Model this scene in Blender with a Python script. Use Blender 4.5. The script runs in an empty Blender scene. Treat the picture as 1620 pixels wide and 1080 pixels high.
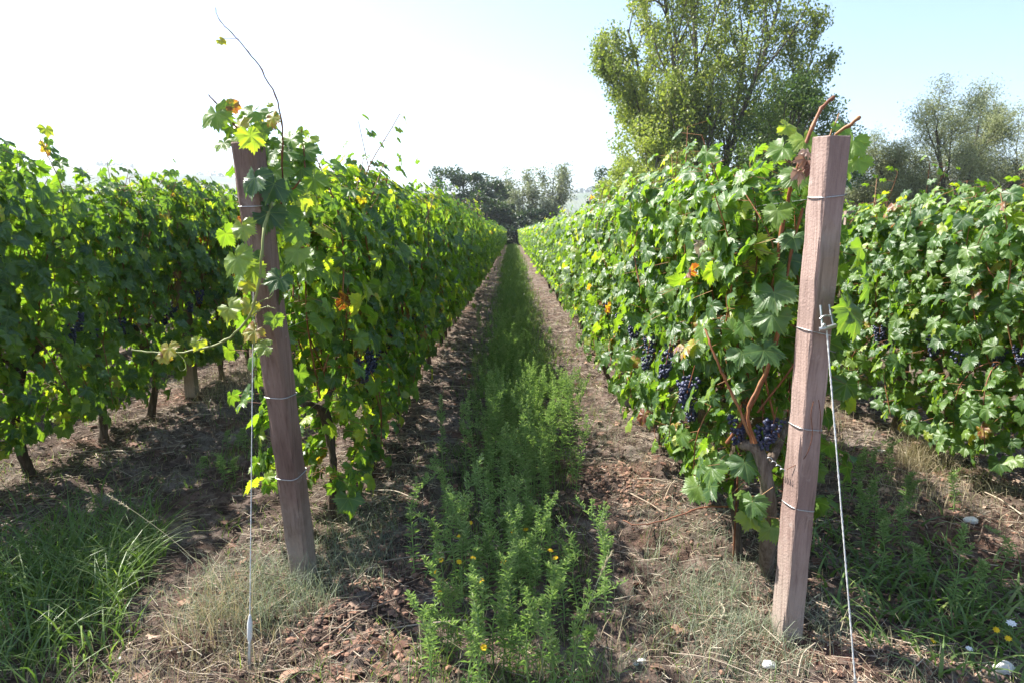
import bpy, math, random
import numpy as np
from mathutils import Vector
R_ = math.radians
S = bpy.context.scene
COL = S.collection
rng = np.random.default_rng(7)
random.seed(7)

# ------------------------------------------------------------------ camera, sky, sun
CAM_H = 1.6
PITCH = R_(9.05)
FPX = 1080.0                       # focal length in pixels of the 1620 wide picture (24 mm lens)
cam_d = bpy.data.cameras.new("camera"); cam = bpy.data.objects.new("camera", cam_d); COL.objects.link(cam)
cam_d.lens = 24.0; cam_d.sensor_width = 36.0; cam_d.clip_start = 0.05; cam_d.clip_end = 12000
cam.location = (0, 0, CAM_H); cam.rotation_euler = (R_(90) - PITCH, 0, 0)
cam_d.dof.use_dof = True; cam_d.dof.focus_distance = 3.3; cam_d.dof.aperture_fstop = 5.6
S.camera = cam

SUN_EL, SUN_AZ = R_(50), R_(62)    # azimuth counted from the view direction towards the left
w = bpy.data.worlds.new("World"); S.world = w; w.use_nodes = True
nt = w.node_tree; nt.nodes.clear()
sky = nt.nodes.new('ShaderNodeTexSky'); sky.sky_type = 'NISHITA'; sky.sun_disc = False
sky.sun_elevation = SUN_EL; sky.sun_rotation = -SUN_AZ
sky.air_density = 1.0; sky.dust_density = 1.3; sky.ozone_density = 2.2; sky.altitude = 200
bg = nt.nodes.new('ShaderNodeBackground'); bg.inputs['Strength'].default_value = 0.105
wo = nt.nodes.new('ShaderNodeOutputWorld')
nt.links.new(sky.outputs[0], bg.inputs[0]); nt.links.new(bg.outputs[0], wo.inputs[0])
sd = bpy.data.lights.new("sun", 'SUN'); sun = bpy.data.objects.new("sun", sd); COL.objects.link(sun)
sd.energy = 5.0; sd.angle = R_(0.53); sd.color = (1.0, 0.955, 0.88)
to_sun = Vector((-math.sin(SUN_AZ) * math.cos(SUN_EL), math.cos(SUN_AZ) * math.cos(SUN_EL), math.sin(SUN_EL)))
sun.rotation_euler = to_sun.to_track_quat('Z', 'Y').to_euler()
S.view_settings.view_transform = 'Standard'; S.view_settings.look = 'None'
S.view_settings.gamma = 1.0; S.view_settings.exposure = 1.55
S.render.engine = 'CYCLES'
S.cycles.max_bounces = 8; S.cycles.diffuse_bounces = 3; S.cycles.glossy_bounces = 2
S.cycles.transmission_bounces = 4; S.cycles.transparent_max_bounces = 8
S.cycles.sample_clamp_indirect = 4.0

def P(px, py, zc):                 # a point seen at that place, zc metres along the view axis
    cx = (px - 810) / FPX * zc; cy = (540 - py) / FPX * zc
    return np.array([cx, zc * math.cos(PITCH) + cy * math.sin(PITCH), CAM_H - zc * math.sin(PITCH) + cy * math.cos(PITCH)])

# ------------------------------------------------------------------ helpers
def vnoise(x, y, seed=0):
    x = np.asarray(x, float); y = np.asarray(y, float)
    xi = np.floor(x).astype(np.int64); yi = np.floor(y).astype(np.int64)
    xf = x - xi; yf = y - yi
    def h(a, b):
        n = (a * 374761393 + b * 668265263 + seed * 974634777) & 0x7fffffff
        n = ((n ^ (n >> 13)) * 1274126177) & 0x7fffffff
        return ((n ^ (n >> 16)) & 0xffff) / 65535.0
    u = xf * xf * (3 - 2 * xf); v = yf * yf * (3 - 2 * yf)
    return (h(xi, yi) * (1 - u) + h(xi + 1, yi) * u) * (1 - v) + (h(xi, yi + 1) * (1 - u) + h(xi + 1, yi + 1) * u) * v - 0.5

ROWS = {'l1': -1.0, 'r1': 1.13, 'l2': -3.13, 'r2': 2.98, 'l3': -5.25, 'r3': 5.1, 'l4': -7.3, 'r4': 7.2, 'l5': -9.4, 'r5': 9.3, 'l6': -11.5, 'r6': 11.4}
def gz(x, y):
    x = np.asarray(x, float); y = np.asarray(y, float)
    near = np.clip(1 - (y - 14) / 20, 0, 1) * np.clip(1 - (np.abs(x) - 6) / 8, 0, 1)
    z = 0.05 * vnoise(x * .7, y * .7, 1)
    z = z + near * (0.055 * vnoise(x * 3.1, y * 3.1, 2) + 0.045 * vnoise(x * 8, y * 8, 3) + 0.036 * vnoise(x * 19, y * 19, 4) + 0.024 * vnoise(x * 41, y * 41, 5))
    ph = (x + 1.0) / 2.1
    z = z + 0.03 * np.cos(2 * np.pi * ph) * np.clip(1 - (np.abs(x) - 12) / 4, 0, 1)
    return z

def link(o, parent=None):
    COL.objects.link(o)
    if parent is not None: o.parent = parent
    return o
def tag(o, label=None, cat=None, group=None, kind=None):
    if label: o['label'] = label
    if cat: o['category'] = cat
    if group: o['group'] = group
    if kind: o['kind'] = kind
    return o
def empty(name, loc):
    o = bpy.data.objects.new(name, None); o.empty_display_size = .1; o.location = loc
    return link(o)

class MB:
    def __init__(s): s.v = []; s.f = []; s.n = 0; s.t = []; s.k = []; s.m = []
    def add(s, v, f, tint=0.5, vein=0.0, mi=0):
        v = np.asarray(v, float).reshape(-1, 3); f = np.asarray(f, np.int64)
        s.v.append(v); s.f.append(f + s.n)
        s.t.append(np.broadcast_to(np.asarray(tint, float), (len(v),)).copy())
        s.k.append(np.broadcast_to(np.asarray(vein, float), (len(v),)).copy())
        s.m.append(np.full(len(f), mi, np.int32))
        s.n += len(v); return s
    def mesh(s, name, mats, smooth=True):
        me = bpy.data.meshes.new(name)
        v = np.concatenate(s.v)
        me.vertices.add(len(v)); me.vertices.foreach_set('co', v.astype(np.float32).ravel())
        loops = np.concatenate([a.ravel() for a in s.f]); sizes = np.concatenate([np.full(len(a), a.shape[1]) for a in s.f])
        starts = np.concatenate([[0], np.cumsum(sizes)[:-1]])
        me.loops.add(len(loops)); me.loops.foreach_set('vertex_index', loops.astype(np.int32))
        me.polygons.add(len(sizes)); me.polygons.foreach_set('loop_start', starts.astype(np.int32))
        me.polygons.foreach_set('material_index', np.concatenate(s.m))
        me.polygons.foreach_set('use_smooth', np.full(len(sizes), smooth))
        a = me.attributes.new('tint', 'FLOAT', 'POINT'); a.data.foreach_set('value', np.concatenate(s.t).astype(np.float32))
        a = me.attributes.new('vein', 'FLOAT', 'POINT'); a.data.foreach_set('value', np.concatenate(s.k).astype(np.float32))
        for m in (mats if isinstance(mats, (list, tuple)) else [mats]): me.materials.append(m)
        me.update(calc_edges=True); me.validate()
        return me
    def build(s, name, mats, parent=None, smooth=True):
        return link(bpy.data.objects.new(name, s.mesh(name, mats, smooth)), parent)

def norm(a): return a / np.maximum(np.linalg.norm(a, axis=-1, keepdims=True), 1e-9)
def tube(mb, pts, rad, n=6, tint=0.5, mi=0, lump=0.0, cap=True):
    pts = np.asarray(pts, float); m = len(pts); rad = np.broadcast_to(np.asarray(rad, float), (m,))
    d = norm(np.gradient(pts, axis=0))
    ref = np.array([0.13, 0.97, 0.2]) if abs(d[0][2]) > .7 else np.array([0.05, .1, 1.0])
    a = norm(np.cross(d, ref)); b = np.cross(d, a)
    th = np.arange(n) * 2 * np.pi / n
    r = rad[:, None, None]
    if lump: r = r * (1 + lump * rng.uniform(-1, 1, (m, n, 1)))
    v = pts[:, None] + r * (np.cos(th)[None, :, None] * a[:, None] + np.sin(th)[None, :, None] * b[:, None])
    i = np.arange(m - 1)[:, None] * n; j = np.arange(n)[None]; k = (j + 1) % n
    f = np.stack([i + j, i + k, i + n + k, i + n + j], -1).reshape(-1, 4)
    mb.add(v.reshape(-1, 3), f, tint, 0, mi)
    if cap:
        mb.add(np.vstack([v[-1], pts[-1:] + d[-1:] * rad[-1] * .4]), [[q, (q + 1) % n, n] for q in range(n)], tint, 0, mi)
def sticks(mb, p0, p1, r, tint=0.5, mi=0):        # many three-sided thin rods at once
    p0 = np.asarray(p0, float); p1 = np.asarray(p1, float); M = len(p0)
    d = norm(p1 - p0); a = norm(np.cross(d, np.array([.31, .52, .79]))); b = np.cross(d, a)
    r = np.broadcast_to(np.asarray(r, float), (M,))[:, None]
    V = []
    for q, s in ((p0, 1.0), (p1, .7)):
        for k in range(3):
            t = k * 2 * np.pi / 3; V.append(q + s * r * (math.cos(t) * a + math.sin(t) * b))
    V = np.stack(V, 1).reshape(-1, 3)
    base = np.arange(M)[:, None] * 6
    f = np.concatenate([base + np.array([[k, (k + 1) % 3, 3 + (k + 1) % 3, 3 + k]]) for k in range(3)])
    mb.add(V, f, np.repeat(np.broadcast_to(np.asarray(tint, float), (M,)), 6), 0, mi)
def spline(ctrl, n):
    ctrl = np.asarray(ctrl, float); m = len(ctrl)
    t = np.linspace(0, m - 1, n); i = np.clip(t.astype(int), 0, m - 2); u = (t - i)[:, None]
    p = np.vstack([2 * ctrl[0] - ctrl[1], ctrl, 2 * ctrl[-1] - ctrl[-2]])
    a, b, c, d = p[i], p[i + 1], p[i + 2], p[i + 3]
    return .5 * (2 * b + (c - a) * u + (2 * a - 5 * b + 4 * c - d) * u * u + (3 * b - a - 3 * c + d) * u ** 3)

# ------------------------------------------------------------------ materials
def mat(name):
    m = bpy.data.materials.new(name); m.use_nodes = True; m.node_tree.nodes.clear(); return m, m.node_tree
def N(t, typ, **kw):
    n = t.nodes.new(typ)
    for k, v in kw.items():
        if k.startswith('i_'):
            key = k[2:].replace('_', ' '); n.inputs[int(key) if key.isdigit() else key].default_value = v
        else: setattr(n, k, v)
    return n
def ramp(t, stops, interp='LINEAR'):
    r = t.nodes.new('ShaderNodeValToRGB'); cr = r.color_ramp; cr.interpolation = interp
    while len(cr.elements) < len(stops): cr.elements.new(.5)
    for e, (p, c) in zip(cr.elements, stops): e.position = p; e.color = (*c, 1)
    return r
def leaf_mat(name, stops, trans=.4, rough=.45, tcol=(1.5, 1.75, .7), spec=.5, veins=False, nscale=35, tw=(1, 1, 1)):
    m, t = mat(name); L = t.links.new
    at = N(t, 'ShaderNodeAttribute', attribute_name='tint')
    tc = N(t, 'ShaderNodeTexCoord')
    no = N(t, 'ShaderNodeTexNoise', i_Scale=nscale, i_Detail=3.0); L(tc.outputs['Object'], no.inputs['Vector'])
    ma = N(t, 'ShaderNodeMath', operation='MULTIPLY_ADD'); L(no.outputs['Fac'], ma.inputs[0]); ma.inputs[1].default_value = .26; L(at.outputs['Fac'], ma.inputs[2])
    mb_ = N(t, 'ShaderNodeMath', operation='SUBTRACT'); L(ma.outputs[0], mb_.inputs[0]); mb_.inputs[1].default_value = .13
    r = ramp(t, stops); L(mb_.outputs[0], r.inputs[0])
    col = r.outputs['Color']
    if veins:
        av = N(t, 'ShaderNodeAttribute', attribute_name='vein')
        pw = N(t, 'ShaderNodeMath', operation='POWER'); L(av.outputs['Fac'], pw.inputs[0]); pw.inputs[1].default_value = 16
        mx = N(t, 'ShaderNodeMix', data_type='RGBA'); L(pw.outputs[0], mx.inputs['Factor']); L(col, mx.inputs[6]); mx.inputs[7].default_value = (.19, .27, .08, 1)
        col = mx.outputs[2]
    if veins:
        sp = N(t, 'ShaderNodeTexNoise', i_Scale=55.0, i_Detail=4.0, i_Roughness=.7); L(tc.outputs['Object'], sp.inputs['Vector'])
        sr = ramp(t, [(.655, (0, 0, 0)), (.70, (.8, .8, .8))]); L(sp.outputs['Fac'], sr.inputs[0])
        ms_ = N(t, 'ShaderNodeMix', data_type='RGBA'); L(sr.outputs[0], ms_.inputs['Factor']); L(col, ms_.inputs[6]); ms_.inputs[7].default_value = (.17, .12, .035, 1)
        col = ms_.outputs[2]
    pb = N(t, 'ShaderNodeBsdfPrincipled', i_Roughness=rough); pb.inputs['Specular IOR Level'].default_value = spec
    L(col, pb.inputs['Base Color'])
    tm = N(t, 'ShaderNodeMix', data_type='RGBA', blend_type='MULTIPLY'); tm.inputs['Factor'].default_value = 1
    L(col, tm.inputs[6]); tm.inputs[7].default_value = (*tcol, 1)
    tr = N(t, 'ShaderNodeBsdfTranslucent'); L(tm.outputs[2], tr.inputs['Color'])
    bu = N(t, 'ShaderNodeBump', i_Strength=.35, i_Distance=.004); n2 = N(t, 'ShaderNodeTexNoise', i_Scale=nscale * 3.0, i_Detail=2.0)
    L(tc.outputs['Object'], n2.inputs['Vector']); L(n2.outputs['Fac'], bu.inputs['Height']); L(bu.outputs[0], pb.inputs['Normal'])
    ms = N(t, 'ShaderNodeMixShader'); ms.inputs[0].default_value = trans; L(pb.outputs[0], ms.inputs[1]); L(tr.outputs[0], ms.inputs[2])
    o = N(t, 'ShaderNodeOutputMaterial'); L(ms.outputs[0], o.inputs[0])
    return m
def solid_mat(name, stops, rough=.8, nscale=20, spec=.3, bump=.5, bdist=.01, stretch=(1, 1, 1), metal=0.0, bscale=None, detail=6.0):
    m, t = mat(name); L = t.links.new
    tc = N(t, 'ShaderNodeTexCoord'); mp = N(t, 'ShaderNodeMapping'); mp.inputs['Scale'].default_value = stretch; L(tc.outputs['Object'], mp.inputs[0])
    at = N(t, 'ShaderNodeAttribute', attribute_name='tint')
    no = N(t, 'ShaderNodeTexNoise', i_Scale=nscale, i_Detail=detail, i_Roughness=.6); L(mp.outputs[0], no.inputs['Vector'])
    ad = N(t, 'ShaderNodeMath', operation='ADD'); L(no.outputs['Fac'], ad.inputs[0]); L(at.outputs['Fac'], ad.inputs[1])
    su = N(t, 'ShaderNodeMath', operation='SUBTRACT'); L(ad.outputs[0], su.inputs[0]); su.inputs[1].default_value = .5
    r = ramp(t, stops); L(su.outputs[0], r.inputs[0])
    pb = N(t, 'ShaderNodeBsdfPrincipled', i_Roughness=rough, i_Metallic=metal); pb.inputs['Specular IOR Level'].default_value = spec
    L(r.outputs[0], pb.inputs['Base Color'])
    n2 = N(t, 'ShaderNodeTexNoise', i_Scale=bscale or nscale * 3, i_Detail=6.0); L(mp.outputs[0], n2.inputs['Vector'])
    bu = N(t, 'ShaderNodeBump', i_Strength=bump, i_Distance=bdist); L(n2.outputs['Fac'], bu.inputs['Height']); L(bu.outputs[0], pb.inputs['Normal'])
    o = N(t, 'ShaderNodeOutputMaterial'); L(pb.outputs[0], o.inputs[0])
    return m

VINE_STOPS = [(0, (.040, .090, .036)), (.30, (.072, .145, .040)), (.55, (.125, .215, .042)), (.74, (.20, .29, .05)), (.86, (.29, .34, .06)), (.93, (.34, .28, .05)), (.975, (.25, .10, .04)), (1, (.16, .05, .03))]
M_LEAF = leaf_mat('vine_leaf', VINE_STOPS, trans=.47, rough=.45, tcol=(2.5, 2.4, .5), spec=.7, veins=True)
M_CANE = solid_mat('cane', [(.2, (.10, .038, .02)), (.55, (.26, .10, .045)), (.85, (.36, .20, .09))], rough=.55, nscale=14, bump=.2, bdist=.002)
M_GREENCANE = solid_mat('green_shoot', [(.2, (.13, .17, .05)), (.8, (.30, .32, .10))], rough=.5, nscale=10, bump=.1, bdist=.001)
M_BARK = solid_mat('vine_bark', [(.25, (.035, .024, .018)), (.55, (.11, .08, .058)), (.8, (.24, .19, .15))], rough=.95, nscale=60, stretch=(1, 1, .14), bump=1.0, bdist=.012)
M_TBARK = solid_mat('tree_bark', [(.3, (.05, .042, .032)), (.7, (.16, .14, .11))], rough=.9, nscale=6, stretch=(1, 1, .3), bump=.8, bdist=.03)
M_METAL = solid_mat('galvanised_wire', [(.3, (.35, .35, .34)), (.7, (.62, .62, .60))], rough=.42, nscale=60, metal=.85, spec=.5, bump=.2, bdist=.001)
M_RUST = solid_mat('rusty_wire', [(.3, (.10, .04, .02)), (.7, (.25, .10, .05))], rough=.8, nscale=60, metal=.3)
M_CABLE = solid_mat('white_cable', [(.3, (.50, .50, .48)), (.7, (.68, .68, .65))], rough=.55, nscale=120, bump=.6, bdist=.001)
def grape_mat():
    m, t = mat('grape_skin'); L = t.links.new
    tc = N(t, 'ShaderNodeTexCoord'); no = N(t, 'ShaderNodeTexNoise', i_Scale=70.0, i_Detail=3.0); L(tc.outputs['Object'], no.inputs['Vector'])
    r = ramp(t, [(.35, (.012, .010, .028)), (.55, (.035, .04, .09)), (.75, (.12, .14, .22))]); L(no.outputs[0], r.inputs[0])
    pb = N(t, 'ShaderNodeBsdfPrincipled', i_Roughness=.42); L(r.outputs[0], pb.inputs['Base Color'])
    o = N(t, 'ShaderNodeOutputMaterial'); L(pb.outputs[0], o.inputs[0]); return m
M_GRAPE = grape_mat()
def post_mat(name, c0, c1, pale):
    m, t = mat(name); L = t.links.new
    tc = N(t, 'ShaderNodeTexCoord'); mp = N(t, 'ShaderNodeMapping'); mp.inputs['Scale'].default_value = (1, 1, .08); L(tc.outputs['Object'], mp.inputs[0])
    n1 = N(t, 'ShaderNodeTexNoise', i_Scale=45.0, i_Detail=6.0, i_Roughness=.65); L(mp.outputs[0], n1.inputs['Vector'])
    r = ramp(t, [(.3, c0), (.7, c1)]); L(n1.outputs[0], r.inputs[0])
    n2 = N(t, 'ShaderNodeTexNoise', i_Scale=9.0, i_Detail=8.0, i_Roughness=.7); L(tc.outputs['Object'], n2.inputs['Vector'])
    r2 = ramp(t, [(.60, (0, 0, 0)), (.70, (.55, .55, .55))]); L(n2.outputs[0], r2.inputs[0])
    mx = N(t, 'ShaderNodeMix', data_type='RGBA'); L(r2.outputs[0], mx.inputs['Factor']); L(r.outputs[0], mx.inputs[6]); mx.inputs[7].default_value = (*pale, 1)
    n3 = N(t, 'ShaderNodeTexNoise', i_Scale=2.2, i_Detail=4.0); L(tc.outputs['Object'], n3.inputs['Vector'])
    r3 = ramp(t, [(.35, (.78, .72, .70)), (.65, (1.12, 1.08, 1.05))]); L(n3.outputs[0], r3.inputs[0])
    mu = N(t, 'ShaderNodeMix', data_type='RGBA', blend_type='MULTIPLY'); mu.inputs['Factor'].default_value = 1; L(mx.outputs[2], mu.inputs[6]); L(r3.outputs[0], mu.inputs[7])
    sz_ = N(t, 'ShaderNodeSeparateXYZ'); L(tc.outputs['Object'], sz_.inputs[0])
    nz = N(t, 'ShaderNodeMath', operation='MULTIPLY_ADD'); L(n2.outputs[0], nz.inputs[0]); nz.inputs[1].default_value = -.75; L(sz_.outputs[2], nz.inputs[2])
    fr = N(t, 'ShaderNodeMapRange'); L(nz.outputs[0], fr.inputs[0]); fr.inputs[1].default_value = .12; fr.inputs[2].default_value = -.30; fr.inputs[3].default_value = 0; fr.inputs[4].default_value = .6
    mf = N(t, 'ShaderNodeMix', data_type='RGBA'); L(fr.outputs[0], mf.inputs['Factor']); L(mu.outputs[2], mf.inputs[6]); mf.inputs[7].default_value = (.40, .345, .29, 1)
    mp5 = N(t, 'ShaderNodeMapping'); mp5.inputs['Scale'].default_value = (1, 1, .03); L(tc.outputs['Object'], mp5.inputs[0])
    n5 = N(t, 'ShaderNodeTexNoise', i_Scale=90.0, i_Detail=4.0, i_Roughness=.6); L(mp5.outputs[0], n5.inputs['Vector'])
    r5 = ramp(t, [(.36, (.42, .38, .36)), (.46, (1, 1, 1))]); L(n5.outputs[0], r5.inputs[0])
    mu5 = N(t, 'ShaderNodeMix', data_type='RGBA', blend_type='MULTIPLY'); mu5.inputs['Factor'].default_value = .45; L(mf.outputs[2], mu5.inputs[6]); L(r5.outputs[0], mu5.inputs[7])
    pb = N(t, 'ShaderNodeBsdfPrincipled', i_Roughness=.82); pb.inputs['Specular IOR Level'].default_value = .3; L(mu5.outputs[2], pb.inputs['Base Color'])
    n4 = N(t, 'ShaderNodeTexNoise', i_Scale=120.0, i_Detail=6.0); L(tc.outputs['Object'], n4.inputs['Vector'])
    ad = N(t, 'ShaderNodeMath', operation='ADD'); L(n4.outputs[0], ad.inputs[0]); L(n5.outputs[0], ad.inputs[1])
    bu = N(t, 'ShaderNodeBump', i_Strength=.8, i_Distance=.003); L(ad.outputs[0], bu.inputs['Height']); L(bu.outputs[0], pb.inputs['Normal'])
    o = N(t, 'ShaderNodeOutputMaterial'); L(pb.outputs[0], o.inputs[0]); return m
M_POSTL = post_mat('brown_post', (.165, .112, .090), (.26, .188, .155), (.36, .31, .28))
M_POSTR = post_mat('mauve_post', (.27, .192, .165), (.41, .31, .27), (.55, .50, .47))
M_POSTG = post_mat('grey_post', (.24, .18, .16), (.34, .27, .24), (.5, .45, .42))

def ground_mat():
    m, t = mat('vineyard_soil'); L = t.links.new
    tc = N(t, 'ShaderNodeTexCoord'); O = tc.outputs['Object']
    def noise(s, d=6.0, rg=.6, vec=O):
        n = N(t, 'ShaderNodeTexNoise', i_Scale=s, i_Detail=d, i_Roughness=rg); L(vec, n.inputs['Vector']); return n.outputs['Fac']
    def mix(f, a, b, bt='MIX'):
        x = N(t, 'ShaderNodeMix', data_type='RGBA', blend_type=bt)
        if isinstance(f, float): x.inputs['Factor'].default_value = f
        else: L(f, x.inputs['Factor'])
        for s, q in ((6, a), (7, b)):
            if isinstance(q, tuple): x.inputs[s].default_value = (*q, 1)
            else: L(q, x.inputs[s])
        return x.outputs[2]
    def sel(src, a, b):
        r = N(t, 'ShaderNodeMapRange'); L(src, r.inputs[0]); r.inputs[1].default_value = a; r.inputs[2].default_value = b; return r.outputs[0]
    soil = ramp(t, [(.3, (.055, .038, .03)), (.5, (.14, .098, .078)), (.70, (.31, .24, .20))]); L(noise(9, 10.0, .72), soil.inputs[0])
    red = ramp(t, [(.3, (.11, .06, .045)), (.7, (.30, .17, .12))]); L(noise(24, 8.0, .7), red.inputs[0])
    c = mix(sel(noise(1.3, 4.0), .54, .66), soil.outputs[0], red.outputs[0])
    litter = ramp(t, [(.35, (.15, .12, .10)), (.7, (.46, .40, .34))]); L(noise(70, 5.0, .8), litter.inputs[0])
    c = mix(sel(noise(2.4, 6.0, .7), .50, .66), c, litter.outputs[0])
    dk = ramp(t, [(.38, (.42, .40, .38)), (.58, (1.05, 1.05, 1.05))]); L(noise(5.5, 8.0, .75), dk.inputs[0]); c = mix(1.0, c, dk.outputs[0], 'MULTIPLY')
    # grass strip down the middle of each alley, and green field beyond the vineyard
    sx = N(t, 'ShaderNodeSeparateXYZ'); L(O, sx.inputs[0])
    def m2(op, a, b=None):
        x = N(t, 'ShaderNodeMath', operation=op)
        for i, q in enumerate((a, b)):
            if q is None: continue
            if isinstance(q, (int, float)): x.inputs[i].default_value = q
            else: L(q, x.inputs[i])
        return x.outputs[0]
    per = m2('ABSOLUTE', m2('WRAP' if False else 'SUBTRACT', m2('PINGPONG', m2('ADD', sx.outputs[0], 1000 * 2.1 + 1.0), 1.05), 1.05))
    # per: 0 in mid alley, 1.05 on the vine line
    g = sel(m2('ADD', per, m2('MULTIPLY', m2('SUBTRACT', noise(1.8, 5.0), .5), .8)), .50, .30)
    g = m2('MULTIPLY', g, sel(sx.outputs[1], 5, 16))
    far = sel(sx.outputs[1], 84, 92)
    g = m2('MAXIMUM', g, far)
    grass = ramp(t, [(.3, (.045, .075, .025)), (.7, (.12, .15, .06))]); L(noise(14, 8.0, .8), grass.inputs[0])
    c = mix(m2('MULTIPLY', g, .85), c, grass.outputs[0])
    pb = N(t, 'ShaderNodeBsdfPrincipled', i_Roughness=.95); pb.inputs['Specular IOR Level'].default_value = .15; L(c, pb.inputs['Base Color'])
    b1 = N(t, 'ShaderNodeBump', i_Strength=1.0, i_Distance=.03); L(noise(22, 10.0, .75), b1.inputs['Height'])
    b2 = N(t, 'ShaderNodeBump', i_Strength=.9, i_Distance=.01); L(noise(95, 6.0, .7), b2.inputs['Height']); L(b1.outputs[0], b2.inputs['Normal'])
    L(b2.outputs[0], pb.inputs['Normal'])
    o = N(t, 'ShaderNodeOutputMaterial'); L(pb.outputs[0], o.inputs[0]); return m
M_GROUND = ground_mat()

# ------------------------------------------------------------------ ground and hills
def axis(dense0, dense1, step, far0, far1, g=1.12):
    a = list(np.arange(dense0, dense1, step)); s = step
    while a[-1] < far1: s *= g; a.append(a[-1] + s)
    s = step; b = []
    x = dense0
    while x > far0: s *= g; x -= s; b.append(x)
    return np.array(b[::-1] + a)
def grid_mesh(xs, ys, zf, name, m, extra=None):
    X, Y = np.meshgrid(xs, ys); Z = zf(X, Y)
    nx, ny = len(xs), len(ys)
    i = (np.arange(ny - 1)[:, None] * nx + np.arange(nx - 1)[None]).ravel()
    mb = MB(); mb.add(np.stack([X, Y, Z], -1).reshape(-1, 3), np.stack([i, i + 1, i + nx + 1, i + nx], -1))
    return mb.build(name, m)
g = grid_mesh(axis(-4.2, 4.2, .022, -3300, 3300), axis(1.7, 8.5, .022, -300, 3000, 1.05), gz, 'ground', M_GROUND)
tag(g, kind='structure')

def hill_mat(name, a, b, c):
    m, t = mat(name); L = t.links.new
    tc = N(t, 'ShaderNodeTexCoord')
    n1 = N(t, 'ShaderNodeTexNoise', i_Scale=.006, i_Detail=5.0); L(tc.outputs['Object'], n1.inputs['Vector'])
    r = ramp(t, [(.35, a), (.5, b), (.65, c)]); L(n1.outputs[0], r.inputs[0])
    wv = N(t, 'ShaderNodeTexWave', i_Scale=.06, i_Distortion=1.5); wv.bands_direction = 'X'; L(tc.outputs['Object'], wv.inputs['Vector'])
    mx = N(t, 'ShaderNodeMix', data_type='RGBA', blend_type='MULTIPLY'); mx.inputs['Factor'].default_value = .45
    L(r.outputs[0], mx.inputs[6]); L(wv.outputs[0], mx.inputs[7])
    pb = N(t, 'ShaderNodeBsdfPrincipled', i_Roughness=1.0); L(mx.outputs[2], pb.inputs['Base Color'])
    o = N(t, 'ShaderNodeOutputMaterial'); L(pb.outputs[0], o.inputs[0]); return m
M_HILL = hill_mat('hill_fields', (.05, .085, .04), (.11, .15, .065), (.22, .20, .12))
def elev_hill(x, y, y0=900):      # ridge profile by azimuth
    az = np.degrees(np.arctan2(x, y0 + 500))
    top = np.interp(az, [-60, -35, -28, -25, -22, -15, 0, 4.5, 7, 12, 26, 29, 32, 45, 60],
                    [4.9, 5.0, 5.2, 4.9, 4.7, 4.2, 2.9, 3.45, 3.75, 4.2, 4.3, 4.6, 4.4, 4.5, 4.5])
    H = (y0 + 500) / np.cos(np.radians(az)) * np.tan(np.radians(top)) * .9
    prof = np.clip((y - y0) / 500, 0, 1); prof = prof * prof * (3 - 2 * prof)
    back = np.clip(1 - (y - y0 - 600) / 900, 0, 1)
    return H * prof * back + 6 * vnoise(x / 160, y / 160, 9) * prof - 1.2 + .4 * prof
h = grid_mesh(np.linspace(-3200, 3200, 200), np.linspace(880, 2900, 90), lambda x, y: elev_hill(x, y), 'hills', M_HILL); tag(h, kind='structure')

# ------------------------------------------------------------------ vine leaf templates
def leaf_template(lod):
    # polar outline, angle measured from the tip direction; petiole joins at the origin
    if lod == 0:
        half = [(0, 1.05, 1), (5, .84, .8), (9, .92, .6), (13, .74, .4), (18, .82, .2), (22, .72, .1), (26, .69, 0), (30, .78, .2), (35, .70, .3), (40, .90, .5), (44, .80, .8), (50, 1.0, 1), (54, .80, .8), (60, .90, .4), (65, .72, .2),
                (70, .78, .1), (76, .68, 0), (82, .76, .2), (88, .66, .4), (94, .84, .6), (99, .74, .8), (105, .90, 1), (111, .70, .6), (119, .80, .3), (126, .69, .1), (135, .72, 0), (144, .56, 0), (153, .60, 0), (165, .30, 0)]
    elif lod == 1:
        half = [(0, 1.0, 1), (24, .74, 0), (48, .95, 1), (76, .74, 0), (104, .84, 1), (148, .60, 0)]
    else:
        half = [(0, 1.0, 1), (50, .86, .5), (120, .7, .5)]
    pts = [(a, r, v) for a, r, v in half] + [(-a, r, v) for a, r, v in half[:0:-1]]
    pts.sort(key=lambda q: q[0] + 360 * (q[0] < 0))
    A = np.radians([p[0] for p in pts]); Rr = np.array([p[1] for p in pts]); V = np.array([p[2] for p in pts])
    x = np.sin(A) * Rr; y = np.cos(A) * Rr
    def zz(x, y): return -.22 * x * x - .16 * np.clip(y, 0, 2) ** 2
    out = np.stack([x, y, zz(x, y) + .055 * (1 - V) * np.where(Rr > .5, 1, .3)], -1)
    n = len(out)
    order = np.arange(n); gap = [i for i in range(n) if not (A[i] > 0 and A[(i + 1) % n] < 0)]
    if lod == 0:
        mid = np.stack([x * .52, y * .52, zz(x * .52, y * .52) + .05 * (1 - V)], -1)
        v = np.vstack([[0, 0, 0], mid, out]); vn = np.concatenate([[1], V, V])
        f = [[0, 1 + (i + 1) % n, 1 + i] for i in gap] + [[1 + i, 1 + (i + 1) % n, 1 + n + (i + 1) % n] for i in gap] + [[1 + i, 1 + n + (i + 1) % n, 1 + n + i] for i in gap]
        f = np.array(f)
    else:
        v = np.vstack([[0, 0, 0], out]); vn = np.concatenate([[1], V])
        f = np.array([[0, 1 + (i + 1) % n, 1 + i] for i in gap])
    return v, f, vn
TPL = [leaf_template(k) for k in range(3)]

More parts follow.
